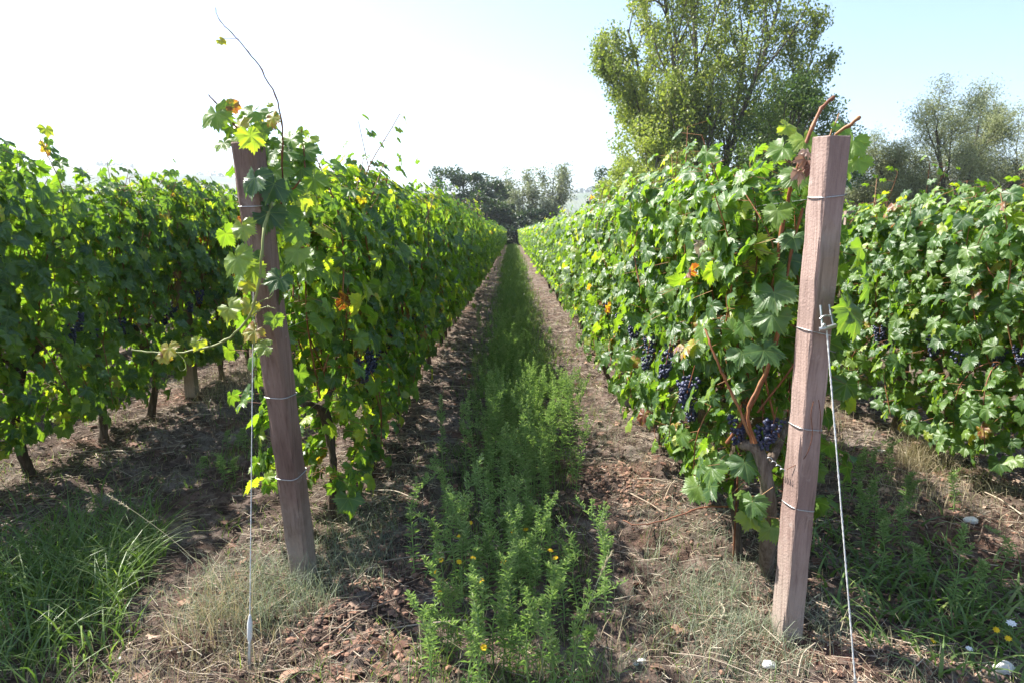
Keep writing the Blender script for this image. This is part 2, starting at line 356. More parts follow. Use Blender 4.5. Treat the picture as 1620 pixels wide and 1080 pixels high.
def put_leaves(mb, pos, nrm, tip, size, tint, lod, mi=0, curl=None):
    v, f, vn = TPL[lod]; M = len(pos)
    nrm = norm(nrm); tip = norm(tip - (tip * nrm).sum(-1, keepdims=True) * nrm); side = np.cross(tip, nrm)
    size = np.broadcast_to(size, (M,))[:, None, None]
    cu = rng.uniform(.4, 2.4, (M, 1, 1)) if curl is None else np.broadcast_to(curl, (M,))[:, None, None]
    tw = rng.normal(0, .22, (M, 1, 1)); wx = rng.uniform(.85, 1.12, (M, 1, 1))
    lx = v[None, :, 0:1] * wx; ly = v[None, :, 1:2]; lz = v[None, :, 2:3] * cu + tw * lx * ly + .07 * np.sin(7 * lx + 5 * ly + rng.uniform(0, 6, (M, 1, 1))) * (lod < 2)
    W = pos[:, None] + size * (lx * side[:, None] + ly * tip[:, None] + lz * nrm[:, None])
    F = (np.arange(M)[:, None, None] * len(v) + f[None]).reshape(-1, 3)
    t = np.repeat(tint, len(v)).reshape(M, len(v)) + (rng.uniform(-.02, .08, (M, 1)) * np.linalg.norm(v[:, :2], axis=1)[None] ** 3)
    mb.add(W.reshape(-1, 3), F, t.ravel(), np.tile(vn, M), mi)

def rand_tint(n, yellow=.10):
    t = rng.beta(2.2, 2.2, n) * .62 + .05
    y = rng.random(n)
    t = np.where(y < yellow, rng.uniform(.68, .86, n), t)
    t = np.where(y < yellow * .12, rng.uniform(.88, 1.0, n), t)
    return t

def shoots_for(top, nshoot, length=.78, wild=.12):
    sh = []
    for k in range(nshoot):
        y0 = (k + .5) / nshoot * length - length / 2 + rng.normal(0, .04)
        x0 = rng.normal(0, .05); z0 = rng.uniform(.70, .84)
        zt = top + rng.normal(-.05, .12)
        if rng.random() < wild: zt += rng.uniform(.08, .22)
        xs = rng.choice([-1, 1]) * rng.uniform(.05, .22)
        sh.append(spline([[x0, y0, z0], [x0 + xs * .8, y0 + rng.normal(0, .06), z0 + (zt - z0) * .35], [x0 + xs + rng.normal(0, .04), y0 + rng.normal(0, .1), z0 + (zt - z0) * .7],
                          [x0 + xs * 1.1 + rng.normal(0, .06), y0 + rng.normal(0, .14), zt]], 18))
    return sh
def vine_parts(lod, top=1.95, low=.54, fill=210, nshoot=10, halfw=.27, bunches=0, bunch_at=None, yellow=.10):
    """returns (trunk MB, canes MB, leaves MB, list of bunch positions)"""
    tr, ca, le = MB(), MB(), MB()
    # trunk
    lean = rng.normal(0, .05, 2)
    cp = [[0, 0, -.06], [lean[0] + rng.normal(0, .015), lean[1] + rng.normal(0, .02), .22], [lean[0] * 1.3, lean[1] + rng.normal(0, .03), .46], [0, rng.normal(0, .04), .70]]
    ns = [10, 6, 4][lod]; seg = [22, 8, 4][lod]
    r0 = rng.uniform(.024, .034)
    rad = (1 + .1 * np.sin(np.linspace(0, 9, seg) + rng.uniform(0, 6))) * np.interp(np.linspace(0, 1, seg), [0, .15, .6, .9, 1], [r0 * 1.35, r0, r0 * .85, r0 * 1.25, r0])
    tube(tr, spline(cp, seg), rad, ns, lump=.16 if lod == 0 else .05, tint=rng.uniform(.4, .6))
    for sgn in ((-1, 1) if lod < 2 else ()):
        a = [[0, cp[3][1], .67], [rng.normal(0, .02), sgn * .14, .76 + rng.normal(0, .02)], [0, sgn * .38, .77 + rng.normal(0, .02)]]
        tube(tr, spline(a, 8), np.linspace(r0 * .8, r0 * .35, 8), max(5, ns - 3), lump=.15, tint=.5)
    sh = shoots_for(top if lod < 2 else top - .06, nshoot, wild=.12 if lod < 2 else 0)
    nd = int([3, 2, 1][lod])
    for k in range(nd):        # drooping shoots
        s = rng.choice([-1, 1]); y0 = rng.uniform(-.36, .36)
        sh.append(spline([[0, y0, .80], [s * .16, y0 + rng.normal(0, .05), .86], [s * .27, y0 + rng.normal(0, .1), .68], [s * .27, y0 + rng.normal(0, .12), max(.3, low + rng.normal(-.05, .07))]], 12))
    pos, nr, tp = [], [], []; p0s = []
    for s_ in sh:
        if lod < 2:
            tube(ca, s_, np.linspace(.0055 if lod == 0 else .006, .0022, len(s_)), 5 if lod == 0 else 3, tint=rng.uniform(.3, .7))
        for i in range(1, len(s_)):
            for rep in range(1 if lod else (2 if rng.random() < .35 else 1)):
                an = rng.uniform(0, 2 * np.pi); out = np.array([np.cos(an), .55 * np.sin(an), 0])
                p = s_[i] + out * rng.uniform(.05, .13) + np.array([0, 0, rng.uniform(-.02, .05)])
                pos.append(p); p0s.append(s_[i]); sd = np.sign(p[0]) if abs(p[0]) > .03 else rng.choice([-1, 1])
                nr.append([sd * .9 + out[0] * .5, out[1] * .8, .35]); tp.append([sd * .45, out[1], -1.0])
    nfill = fill
    z = low + (top - low) * rng.random(nfill) ** .85
    z = np.where(rng.random(nfill) < .12, low - rng.uniform(-.05, .1, nfill), z)
    s = rng.choice([-1, 1], nfill)
    hw = halfw * np.interp(z, [low, low + .25, top - .35, top + .1], [.85, 1.0, .95, .55])
    x = s * hw * rng.uniform(.35, 1.1, nfill) + rng.normal(0, .03, nfill); y = rng.uniform(-.45, .45, nfill)
    fp = np.stack([x, y, z], -1)
    fn = np.stack([s * .95, rng.normal(0, .35, nfill), np.full(nfill, .4)], -1); ft = np.stack([s * .4, rng.normal(0, .35, nfill), -np.ones(nfill)], -1)
    pos = np.vstack([np.array(pos), fp]); nr = np.vstack([np.array(nr), fn]); tp = np.vstack([np.array(tp), ft])
    p0s = np.vstack([np.array(p0s), fp + np.stack([-s * .09, rng.normal(0, .04, nfill), rng.uniform(-.03, .06, nfill)], -1)])
    topf = (pos[:, 2] > top - .15)
    nr = nr + topf[:, None] * np.array([0, 0, .8]) + rng.normal(0, .32, nr.shape); tp = tp + rng.normal(0, .3, tp.shape)
    size = (.040 + .053 * rng.beta(2.2, 2.0, len(pos))) * np.interp(pos[:, 2], [.4, 1.7, top, top + .25], [1.0, 1.0, .8, .5]) * [1, 1.08, 1.3][lod]
    bl = []
    if bunch_at is not None: bl = [np.array(b) for b in bunch_at]
    else:
        for k in range(bunches):
            s1 = -1 if k % 2 == 0 else 1
            bl.append(np.array([s1 * rng.uniform(.10, .20), rng.uniform(-.36, .36), rng.uniform(.82, 1.04)]))
    keep = np.ones(len(pos), bool)
    for b in bl:               # grapes hang in gaps between the leaves
        c = b - np.array([0, 0, .08]); sg = np.sign(b[0])
        q = (np.abs(pos[:, 1] - c[1]) < .085) & (np.abs(pos[:, 2] - c[2] - .03) < .12) & (pos[:, 0] * sg > -.02) & (rng.random(len(pos)) < .88)
        keep &= ~q
    pos, nr, tp, size, p0s = pos[keep], nr[keep], tp[keep], size[keep], p0s[keep]
    ti = rand_tint(len(pos), yellow)
    if lod < 2: sticks(ca, p0s, pos, .0015, tint=rng.uniform(.3, .9, len(pos)))
    put_leaves(le, pos, nr, tp, size, ti, lod)
    return tr, ca, le, bl

# grape bunches
def ico():
    t = (1 + 5 ** .5) / 2
    v = norm(np.array([(-1, t, 0), (1, t, 0), (-1, -t, 0), (1, -t, 0), (0, -1, t), (0, 1, t), (0, -1, -t), (0, 1, -t), (t, 0, -1), (t, 0, 1), (-t, 0, -1), (-t, 0, 1)], float))
    f = [(0, 11, 5), (0, 5, 1), (0, 1, 7), (0, 7, 10), (0, 10, 11), (1, 5, 9), (5, 11, 4), (11, 10, 2), (10, 7, 6), (7, 1, 8), (3, 9, 4), (3, 4, 2), (3, 2, 6), (3, 6, 8), (3, 8, 9), (4, 9, 5), (2, 4, 11), (6, 2, 10), (8, 6, 7), (9, 8, 1)]
    return v, np.array(f)
def subdiv(v, f):
    v = list(map(tuple, v)); idx = {p: i for i, p in enumerate(v)}; nf = []
    def mid(a, b):
        p = tuple(norm((np.array(v[a]) + np.array(v[b])) / 2))
        if p not in idx: idx[p] = len(v); v.append(p)
        return idx[p]
    for a, b, c in f:
        x, y, z = mid(a, b), mid(b, c), mid(c, a); nf += [(a, x, z), (b, y, x), (c, z, y), (x, y, z)]
    return np.array(v), np.array(nf)
ICO0 = ico(); ICO1 = subdiv(*ICO0)
def bunch_mesh(L=.15, n=62):
    mb = MB(); v, f = ICO1
    for k in range(n):
        u = rng.random() ** .8; z = -u * L
        r = .040 * (1 - .72 * u) + .004; an = rng.uniform(0, 2 * np.pi); rr = r * rng.uniform(.72, 1.0)
        mb.add(v * rng.uniform(.0072, .0092) * np.array([1, 1, 1.06]) + np.array([math.cos(an) * rr, math.sin(an) * rr, z]), f)
    st = MB(); tube(st, [[0, 0, .05], [0, 0, 0], [0, 0, -L * .8]], .002, 4)
    mb.add(st.v[0], st.f[0], .5, 0, 1)
    return mb.mesh('grape_bunch', [M_GRAPE, M_CANE])
BUNCH = [bunch_mesh(rng.uniform(.10, .145), int(rng.integers(50, 75))) for _ in range(5)]

def vine_empty(x, y, z): return empty('grape_vine', (x, y, z))
def attach(root, meshes, bl):
    for nm, me in zip(('trunk', 'canes', 'foliage'), meshes): link(bpy.data.objects.new(nm, me), root)
    for i, b in enumerate(bl):
        o = link(bpy.data.objects.new('grape_bunch', BUNCH[int(rng.integers(len(BUNCH)))]), root); o.location = b
        o.rotation_euler = (rng.normal(0, .1), rng.normal(0, .1), rng.uniform(0, 6)); sc = rng.uniform(.95, 1.25); o.scale = (sc, sc, sc)
def parts_meshes(p): return [p[0].mesh('trunk', M_BARK), p[1].mesh('canes', M_CANE), p[2].mesh('foliage', M_LEAF)]

def proto(lod, **kw):
    p = vine_parts(lod, **kw); return parts_meshes(p), p[3]
POOL0 = [proto(0, bunches=int(rng.integers(3, 6)), low=.54, fill=430, nshoot=12, yellow=.14) for _ in range(7)]
POOLB = [proto(0, bunches=int(rng.integers(3, 6)), low=.40, fill=440, nshoot=12, yellow=.12) for _ in range(5)]
POOL1 = [proto(1, bunches=3, fill=380, nshoot=10, low=.54) for _ in range(7)]
def far_vine():
    tr, ca, le, _ = vine_parts(2, fill=270, nshoot=9, low=.54)
    for v, f, t, k in zip(tr.v, tr.f, tr.t, tr.k): pass
    mb = MB(); 
    for src, mi in ((tr, 1), (le, 0)):
        off = 0
        for v, f, t, k in zip(src.v, src.f, src.t, src.k):
            mb.add(v, f - off, t, k, mi); off += len(v)
    return mb
FARMB = [far_vine() for _ in range(8)]
POOL2 = [m.mesh('grape_vine', [M_LEAF, M_BARK]) for m in FARMB]

ORD = ['first', 'second', 'third', 'fourth', 'fifth', 'sixth', 'seventh', 'eighth', 'ninth', 'tenth', 'eleventh', 'twelfth']
ROWTXT = {'l1': 'row left of the path', 'r1': 'row right of the path', 'l2': 'far left row', 'r2': 'far right row',
          'l3': 'third row left of the path', 'r3': 'third row right of the path'}
ROWSTART = {'l1': 3.60, 'r1': 3.12, 'l2': 2.9, 'r2': 3.0, 'l3': 4.2, 'r3': 4.2}
COUNT = {'l1': 86, 'r1': 86, 'l2': 44, 'r2': 40, 'l3': 22, 'r3': 22}
TOPS = {'l1': 1.0, 'r1': .975, 'l2': 1.06, 'r2': .93, 'l3': 1.04, 'r3': .93}
END_Y = {'l1': 88, 'r1': 88, 'l2': 86, 'r2': 60, 'l3': 84, 'r3': 32, 'l4': 84, 'r4': 31, 'l5': 82, 'r5': 30, 'l6': 80, 'r6': 30}
SPACING = .72
def vine_label(row, i):
    t = ROWTXT[row]
    if row[1] == '3': return 'grape vine in the %s, mostly hidden behind nearer vines' % t
    if row[1] == '2':
        side = 'left' if row[0] == 'l' else 'right'
        if i == 0: return 'nearest grape vine of the %s, only outer leaves entering at the %s edge' % (t, side)
        if i == 1: return 'grape vine cut off by the %s edge, its trunk out of the picture' % side
        if i < 14: return '%s grape vine from the %s edge in the %s' % (ORD[i - 2], side, t)
    if i < 12: return '%s grape vine from the near end of the %s' % (ORD[i], t) if row[1] != '3' else '%s grape vine in the %s, mostly hidden by nearer vines' % (ORD[i], t)
    if i < 30: return 'green grape vine midway down the %s, past the twelfth vine' % t
    return 'small distant green grape vine far down the %s' % t
SPECIAL = {('l1', 0): ('low-hanging vine right behind the tilted brown post, its shoots sprawling over it', [[.2, .12, .93], [.19, .3, .95], [-.15, -.1, .9]]),
           ('r1', 0): ('grape vine with a gnarled pale trunk and blue-black bunches right behind the mauve post', [[-.27, -.02, .93], [-.28, .07, .90], [-.26, .02, .82], [-.14, -.30, .82], [-.03, -.42, .84], [-.06, -.38, .80]]),
           ('r1', 1): ('grape vine carrying a heavy cluster of blue-black bunches, second behind the mauve post', [[-.26, -.22, .98], [-.22, -.15, 1.0], [-.27, .26, .92], [-.25, .35, .97]]),
           ('r1', 2): ('third vine behind the mauve post with dark bunches high on its path side', [[-.27, .3, .97], [-.24, -.1, .95]])}
def sprawl(): pass
allrest = MB()
for row in ('l1', 'r1', 'l2', 'r2', 'l3', 'r3'):
    x = ROWS[row]
    for i in range(COUNT[row]):
        y = ROWSTART[row] + SPACING * i + rng.normal(0, .05); xx = x + rng.normal(0, .025); z = float(gz(xx, y))
        sc = TOPS[row] * (rng.uniform(.90, 1.07) if row[0] == 'l' and row[1] != '1' else rng.uniform(.96, 1.04)) * (float(np.interp(y, [4, 9], [1.02, .965])) if row == 'r1' else (float(np.interp(y, [3.5, 7.5], [.99, .935])) if row == 'l2' else 1.0))
        if (row, i) in SPECIAL or (i < 4 and row in ('l1', 'l2', 'r2')):
            lab, ba = SPECIAL.get((row, i), (None, None))
            kw = dict(bunch_at=ba) if ba else dict(bunches=4)
            low = (.50 if row == 'r1' else .34) if i == 0 else (.38 if row[1] == '2' else .46)
            if row == 'l1' and i == 0: kw['nshoot'] = 10
            ms, bl = proto(0, low=low, fill=520 if i == 0 else 450, yellow=.16 if row == 'l1' else .10, **kw)
            root = vine_empty(xx, y, z); attach(root, ms, bl); root.scale = (1, 1, sc)
        else:
            lod = 0 if y < 7.5 else (1 if y < 20 else 2)
            if lod < 2:
                pool = POOLB if (lod == 0 and row[1] == '2') else (POOL0, POOL1)[lod]; ms, bl = pool[int(rng.integers(len(pool)))]
                root = vine_empty(xx, y, z); attach(root, ms, bl if (lod == 0 or row in ('l1', 'r1', 'r2')) else [])
            else:
                root = link(bpy.data.objects.new('grape_vine', POOL2[int(rng.integers(8))])); root.location = (xx, y, z)
            root.rotation_euler = (0, 0, math.pi * int(rng.integers(2)) + rng.normal(0, .04)); root.scale = (1, rng.uniform(.95, 1.08), sc)
        lab = SPECIAL.get((row, i), (None,))[0] or vine_label(row, i)
        tag(root, lab, 'grape vine', 'grape vines trained along the trellis rows')
# the rest of the vineyard, too far off to count: one object
rest = MB()
for row in ROWS:
    y = 5.0 if row not in COUNT else ROWSTART[row] + SPACING * COUNT[row]
    while y < END_Y[row]:
        k = int(rng.integers(8)); s = rng.choice([-1, 1]); sx_ = rng.uniform(.95, 1.05); off = 0; hz = float(gz(ROWS[row], y)); src = FARMB[k]
        tt = TOPS.get(row, 1.0 if row[0] == 'l' else .93)
        for v, f, t, kk, mi in zip(src.v, src.f, src.t, src.k, src.m):
            rest.add(v * np.array([s, s, sx_ * tt]) + np.array([ROWS[row], y, hz]), f - off, t, kk, int(mi[0]) if len(mi) else 0); off += len(v)
        y += SPACING
o = rest.build('distant_vines', [M_LEAF, M_BARK]); tag(o, 'mass of distant green vine rows stretching away to the trees', 'vines', kind='stuff')

# ------------------------------------------------------------------ extra shoots on the two end posts (parts of the first vines)
vinesL = next(o for o in bpy.data.objects if o.get('label', '').startswith('low-hanging vine'))
vinesR = next(o for o in bpy.data.objects if o.get('label', '').startswith('grape vine with a gnarled'))
def local(root, p): return (np.asarray(p) - np.array(root.location)) / np.array(root.scale)
def facing(px, py, zc, spx, rot, tint, tiltx=0., tilty=0.):
    """one leaf: centre, size in metres, rotation of its tip from straight down, tilt"""
    return (P(px, py, zc), spx / FPX * zc / 1.75, rot, tint, tiltx, tilty)
def leaf_group(root, name, items, mi=M_LEAF, curl=1.2):
    mb = MB(); pos, nr, tp, sz, ti = [], [], [], [], []
    for p, s, rot, t, a, b in items:
        n = np.array([a, -1.0, .35 + b]); tip = np.array([math.sin(rot), 0.1, -math.cos(rot)])
        n = norm(n); tip = norm(tip - tip.dot(n) * n)
        pos.append(p - tip * s * .25); nr.append(n); tp.append(tip); sz.append(s); ti.append(t)
    pos = np.array([local(root, p) for p in pos])
    put_leaves(mb, pos, np.array(nr), np.array(tp), np.array(sz), np.array(ti), 0, curl=np.full(len(pos), curl))
    return mb.build(name, mi, root)
L1 = [facing(342, 186, 2.55, 62, .3, .62, -.3, .1), facing(371, 168, 2.56, 30, 1.5, .95, .5, 0), facing(384, 196, 2.55, 40, 2.2, .9, -.6, .2), facing(399, 222, 2.45, 50, .1, .72, 1.1, 0),
      facing(430, 190, 2.55, 36, -.8, .92, -.5, .1), facing(394, 180, 2.6, 44, -.9, .55, .2, .5), facing(368, 205, 2.62, 36, .5, .45, .3, .4), facing(412, 205, 2.6, 40, -2, .5, .3, 0),
      facing(352, 66, 2.52, 20, .9, .9, .4, .3), facing(428, 166, 2.5, 14, 1.2, .84, 0, .4),
      facing(401, 290, 2.50, 70, .2, .2, -.5, .3), facing(430, 300, 2.6, 66, -.5, .12, .7, .2), facing(425, 345, 2.64, 60, -.2, .1, .3, 0), facing(385, 365, 2.52, 50, .3, .78, -.2, .1),
      facing(376, 416, 2.52, 62, .5, .72, -.4, 0), facing(402, 432, 2.55, 50, .1, .74, .2, .1), facing(398, 405, 2.57, 36, -.3, .3, .5, .8), facing(396, 452, 2.6, 36, .6, .86, .2, .3),
      facing(466, 402, 2.6, 54, -.6, .70, -.1, .4), facing(438, 446, 2.58, 52, -.4, .22, .3, .5), facing(470, 372, 2.75, 60, -.2, .5, .8, .1), facing(440, 275, 2.7, 60, .4, .55, .2, .6),
      facing(365, 492, 2.6, 48, .7, .80, -.3, .1), facing(392, 487, 2.62, 36, -.4, .88, .2, .2), facing(397, 528, 2.62, 44, -.5, .92, -.1, .4), facing(433, 508, 2.62, 34, -.2, .5, .5, 0),
      facing(415, 548, 2.6, 36, -1.2, .78, .3, .7), facing(266, 556, 2.58, 40, .2, .92, -.3, .2), facing(258, 566, 2.59, 26, -.5, .95, .3, .3), facing(313, 545, 2.6, 30, -.6, .84, .8, .3), facing(455, 300, 2.8, 66, .3, .25, .5, .4), facing(445, 335, 2.75, 60, -.5, .4, .2, .6),
      facing(476, 255, 2.9, 54, .3, .65, -.4, .5), facing(500, 290, 3.0, 56, .2, .6, .4, .5), facing(478, 210, 2.8, 22, -.5, .72, .4, .2), facing(460, 245, 2.75, 44, .9, .5, .1, .7)]
L1 += [facing(rng.uniform(418, 490), rng.uniform(215, 470), rng.uniform(2.78, 2.95), rng.uniform(40, 64), rng.normal(0, .5), float(rand_tint(1, .3)[0]), rng.normal(0, .6), rng.uniform(0, .7)) for _ in range(30)]
L1 += [facing(rng.uniform(350, 440), rng.uniform(178, 232), rng.uniform(2.6, 2.75), rng.uniform(28, 46), rng.normal(0, .9), float(rand_tint(1, .4)[0]), rng.normal(0, .7), rng.uniform(0, .7)) for _ in range(9)]
leaf_group(vinesL, 'sprawling_leaves', L1)
sh = MB()
def shoot(mb, root, pts, r0, r1, tint=.5, n=24, knots=True):
    c = spline([local(root, P(*p)) for p in pts], n)
    r = np.linspace(r0, r1, n)
    if knots: c[1:-1] += rng.normal(0, .0016, (n - 2, 3))
    if knots: r = r * np.where(np.arange(n) % 4 == 0, 1.35, 1)
    tube(mb, c, r, 6, tint=tint)
shoot(sh, vinesL, [(445, 330, 2.75), (447, 240, 2.6), (446, 190, 2.55), (434, 148, 2.52), (412, 108, 2.52), (390, 78, 2.52), (362, 48, 2.52), (346, 30, 2.52), (341, 12, 2.52)], .0036, .0012, .35, 34)
shoot(sh, vinesL, [(420, 260, 2.7), (395, 225, 2.6), (372, 200, 2.56), (350, 172, 2.56), (330, 150, 2.56)], .004, .0025, .4)
shoot(sh, vinesL, [(430, 330, 2.8), (478, 280, 2.8), (480, 240, 2.8), (477, 205, 2.8)], .004, .002, .5)
shoot(sh, vinesL, [(378, 62, 2.52), (365, 61, 2.52), (353, 62, 2.52)], .0012, .0009, .5, 6, knots=False)
sh.build('upright_shoots', M_CANE, vinesL)
s2 = MB()
shoot(s2, vinesL, [(435, 300, 2.72), (416, 370, 2.58), (413, 420, 2.55), (405, 470, 2.57), (388, 510, 2.6), (352, 540, 2.6), (300, 555, 2.6), (250, 557, 2.6), (208, 553, 2.6)], .0058, .0028, .6, 40)
shoot(s2, vinesL, [(405, 480, 2.57), (428, 470, 2.55), (433, 462, 2.55)], .0022, .0012)
shoot(s2, vinesL, [(392, 505, 2.6), (418, 486, 2.57), (436, 488, 2.56)], .0022, .0012)
shoot(s2, vinesL, [(398, 500, 2.6), (404, 512, 2.57), (406, 524, 2.56)], .0025, .0012)
shoot(s2, vinesL, [(280, 557, 2.6), (292, 570, 2.59), (294, 582, 2.58), (286, 586, 2.57), (281, 578, 2.57)], .0018, .001, n=14, knots=False)
shoot(s2, vinesL, [(412, 540, 2.6), (425, 537, 2.58), (428, 548, 2.57), (420, 554, 2.57), (416, 548, 2.57)], .0018, .001, n=14, knots=False)
shoot(s2, vinesL, [(312, 540, 2.6), (325, 536, 2.6), (334, 546, 2.6)], .0018, .001)
s2.build('trailing_shoot', M_GREENCANE, vinesL)

RL = [facing(1347, 232, 2.62, 66, -.2, .62, -.3, .3), facing(1335, 205, 2.6, 46, .4, .55, .4, .5), facing(1352, 258, 2.62, 50, -.6, .66, -.5, .2), facing(1362, 402, 2.25, 74, .2, .45, 1.3, .1), facing(1372, 450, 2.2, 90, .25, .3, 1.8, .1),
      facing(1348, 500, 2.3, 95, .05, .36, 1.0, .2), facing(1275, 225, 2.5, 54, .2, .76, -.2, .4), facing(1250, 205, 2.7, 46, .9, .83, .2, .4), facing(1235, 240, 2.6, 60, -.3, .55, -.3, .5),
      facing(1262, 282, 2.5, 60, .2, .5, -.5, .3), facing(1225, 470, 2.6, 76, .3, .35, -.7, .6), facing(1238, 420, 2.7, 70, -.3, .12, -.3, .2), facing(1215, 560, 2.6, 70, .2, .2, .1, .9), facing(1218, 508, 2.6, 70, -.2, .4, -.6, .2), facing(1230, 340, 2.6, 50, .2, .62, -.6, .2),
      facing(1250, 380, 2.6, 56, -.4, .25, -.5, .7), facing(1180, 560, 2.8, 60, .5, .3, -.4, .8), facing(1170, 320, 2.9, 58, .2, .6, -.6, .3), facing(1190, 822, 2.85, 50, .3, .72, 0, .7), facing(1222, 840, 2.9, 50, 0, .6, .3, .4), facing(1180, 740, 2.9, 60, .2, .25, -.3, .4)]
leaf_group(vinesR, 'sprawling_leaves', RL)
M_DRY = leaf_mat('dry_leaf', [(.2, (.18, .09, .06)), (.5, (.34, .20, .13)), (.8, (.52, .38, .29))], trans=.2, tcol=(1, 1, 1), rough=.8)
for it_ in [facing(1274, 256, 2.4, 34, .2, .5, .8, .3), facing(1280, 268, 2.38, 30, -.4, .2, -.6, .1), facing(1266, 275, 2.4, 34, .9, .6, .2, .6), facing(1277, 243, 2.4, 22, .1, .9, .2, .6), facing(1115, 385, 3.1, 40, 1.3, .8, -.3, .8)]: leaf_group(vinesR, 'dry_leaf', [it_], M_DRY, curl=4.0)
s3 = MB()
shoot(s3, vinesR, [(1205, 560, 2.9), (1225, 440, 2.7), (1243, 330, 2.62), (1262, 265, 2.52), (1284, 205, 2.5), (1300, 172, 2.5), (1320, 153, 2.5)], .0078, .0062, .5, 30)
shoot(s3, vinesR, [(1330, 250, 2.6), (1322, 216, 2.55), (1345, 198, 2.5), (1361, 185, 2.48)], .006, .0066, .75, 14)
shoot(s3, vinesR, [(1300, 240, 2.6), (1315, 210, 2.6), (1328, 180, 2.6)], .0035, .002, .85, 14)
shoot(s3, vinesR, [(1150, 700, 2.95), (1190, 640, 2.85), (1222, 560, 2.75), (1238, 480, 2.7), (1252, 400, 2.65), (1270, 330, 2.6)], .0072, .005, .45, 26)
shoot(s3, vinesR, [(1195, 700, 2.8), (1183, 650, 2.75), (1205, 600, 2.75), (1230, 540, 2.7), (1236, 480, 2.7)], .0065, .004, .6, 26)
shoot(s3, vinesR, [(1190, 700, 2.85), (1160, 625, 2.85), (1130, 560, 2.85), (1115, 520, 2.9)], .0065, .004, .55, 26)
shoot(s3, vinesR, [(1155, 800, 2.95), (1110, 803, 2.9), (1050, 822, 2.9), (1010, 830, 2.9), (985, 822, 2.95)], .0042, .002, .35, 26)
s3.build('long_canes', M_CANE, vinesR)
s4 = MB()
tube(s4, spline([local(vinesR, P(1212, 905, 3.2)), local(vinesR, P(1216, 830, 3.0)), local(vinesR, P(1214, 770, 2.92)), local(vinesR, P(1198, 712, 2.9)), local(vinesR, P(1170, 700, 2.95))], 20), np.linspace(.036, .024, 20), 12, lump=.16, tint=.72)
tube(s4, spline([local(vinesR, P(1213, 740, 2.92)), local(vinesR, P(1232, 700, 2.95)), local(vinesR, P(1250, 660, 3.0))], 10), np.linspace(.026, .012, 10), 9, lump=.14, tint=.65)
s4.build('old_trunk', M_BARK, vinesR)

# ------------------------------------------------------------------ posts
def prism(mb, base, top, half, cham, rot, twist=0, seg=26, jit=.0018):
    base = np.array(base, float); top = np.array(top, float); ax = norm(top - base)
    a = norm(np.cross(ax, [0, -1, 0.0])); b = np.cross(a, ax)
    c, s = math.cos(rot), math.sin(rot); a, b = c * a + s * b, -s * a + c * b
    h, k = half, half - cham
    e = cham * .25
    prof = []
    for (sx, sy) in ((1, 1), (-1, 1), (-1, -1), (1, -1)):
        ang = [(h, k), (h - e, k + (h - k) * .62), (k + (h - k) * .62, h - e), (k, h)]
        if sx * sy < 0: ang = ang[::-1]
        prof += [(sx * p, sy * q) for p, q in ang]
    prof = np.array(prof)
    n = len(prof); V = []
    for i in range(seg + 1):
        t = i / seg; q = base + (top - base) * t; sc = 1 + rng.normal(0, .006)
        V.append(q + sc * (prof[:, :1] * a + prof[:, 1:] * b) + rng.normal(0, jit, (n, 3)))
    e2 = top + ax * .004; V.append(e2 + .94 * (prof[:, :1] * a + prof[:, 1:] * b)); m = len(V)
    V = np.array(V).reshape(-1, 3)
    i = np.arange(m - 1)[:, None] * n; j = np.arange(n)[None]; kk = (j + 1) % n
    mb.add(V, np.stack([i + j, i + kk, i + n + kk, i + n + j], -1).reshape(-1, 4))
    mb.add(V[-n:], [list(range(n))])
    return a, b, ax
def loop_wire(mb, base, top, frac, half, rot, r=.0022, droop=.0, extra=.006):
    base = np.array(base, float); top = np.array(top, float); ax = norm(top - base); a = norm(np.cross(ax, [0, -1, 0.0])); b = np.cross(a, ax)
    c, s = math.cos(rot), math.sin(rot); a, b = c * a + s * b, -s * a + c * b
    q = base + (top - base) * frac; h = half + extra * .5; k = h * .62
    pr = [(h, k), (k, h), (-k, h), (-h, k), (-h, -k), (-k, -h), (k, -h), (h, -k), (h, k)]
    pts = [q + x * a + y * b + ax * droop * (y / h) for x, y in pr]
    tube(mb, spline(pts, 40), r, 5)
    return q, a, b, ax
LT = P(392, 226, 2.62)
LBg = P(484, 926, 3.13)
RB = P(1243, 1014, 2.73); RT = P(1315, 218, 2.30)
def ext(base, top, d=.15): ax = norm(top - base); return base - ax * d
def end_post(name, base, top, half, cham, rot, m, label, fr):
    root = empty(name, tuple(base)); o0 = base.copy()
    B = ext(base, top) - o0; T = top - o0
    mb = MB(); prism(mb, B, T, half, cham, rot); mb.build('post_shaft', m, root, smooth=False)
    for f_, dr in fr:
        wb = MB(); loop_wire(wb, np.zeros(3), T, f_, half, rot, droop=dr); wb.build('wire_loop', M_METAL, root)
    tag(root, label, 'post'); return root, T
pl, TL = end_post('vineyard_post', LBg, LT, .050, .021, R_(16), M_POSTL, 'tilted brown end post at the left, half wrapped in trailing vine shoots', [(.29, -.006), (.475, .004), (.88, -.003)])
pr_, TR = end_post('vineyard_post', RB, RT, .043, .009, R_(74), M_POSTR, 'mauve square end post at the right with wire loops and a tensioning clamp', [(.305, .012), (.47, .008), (.655, .012), (.90, -.004)])
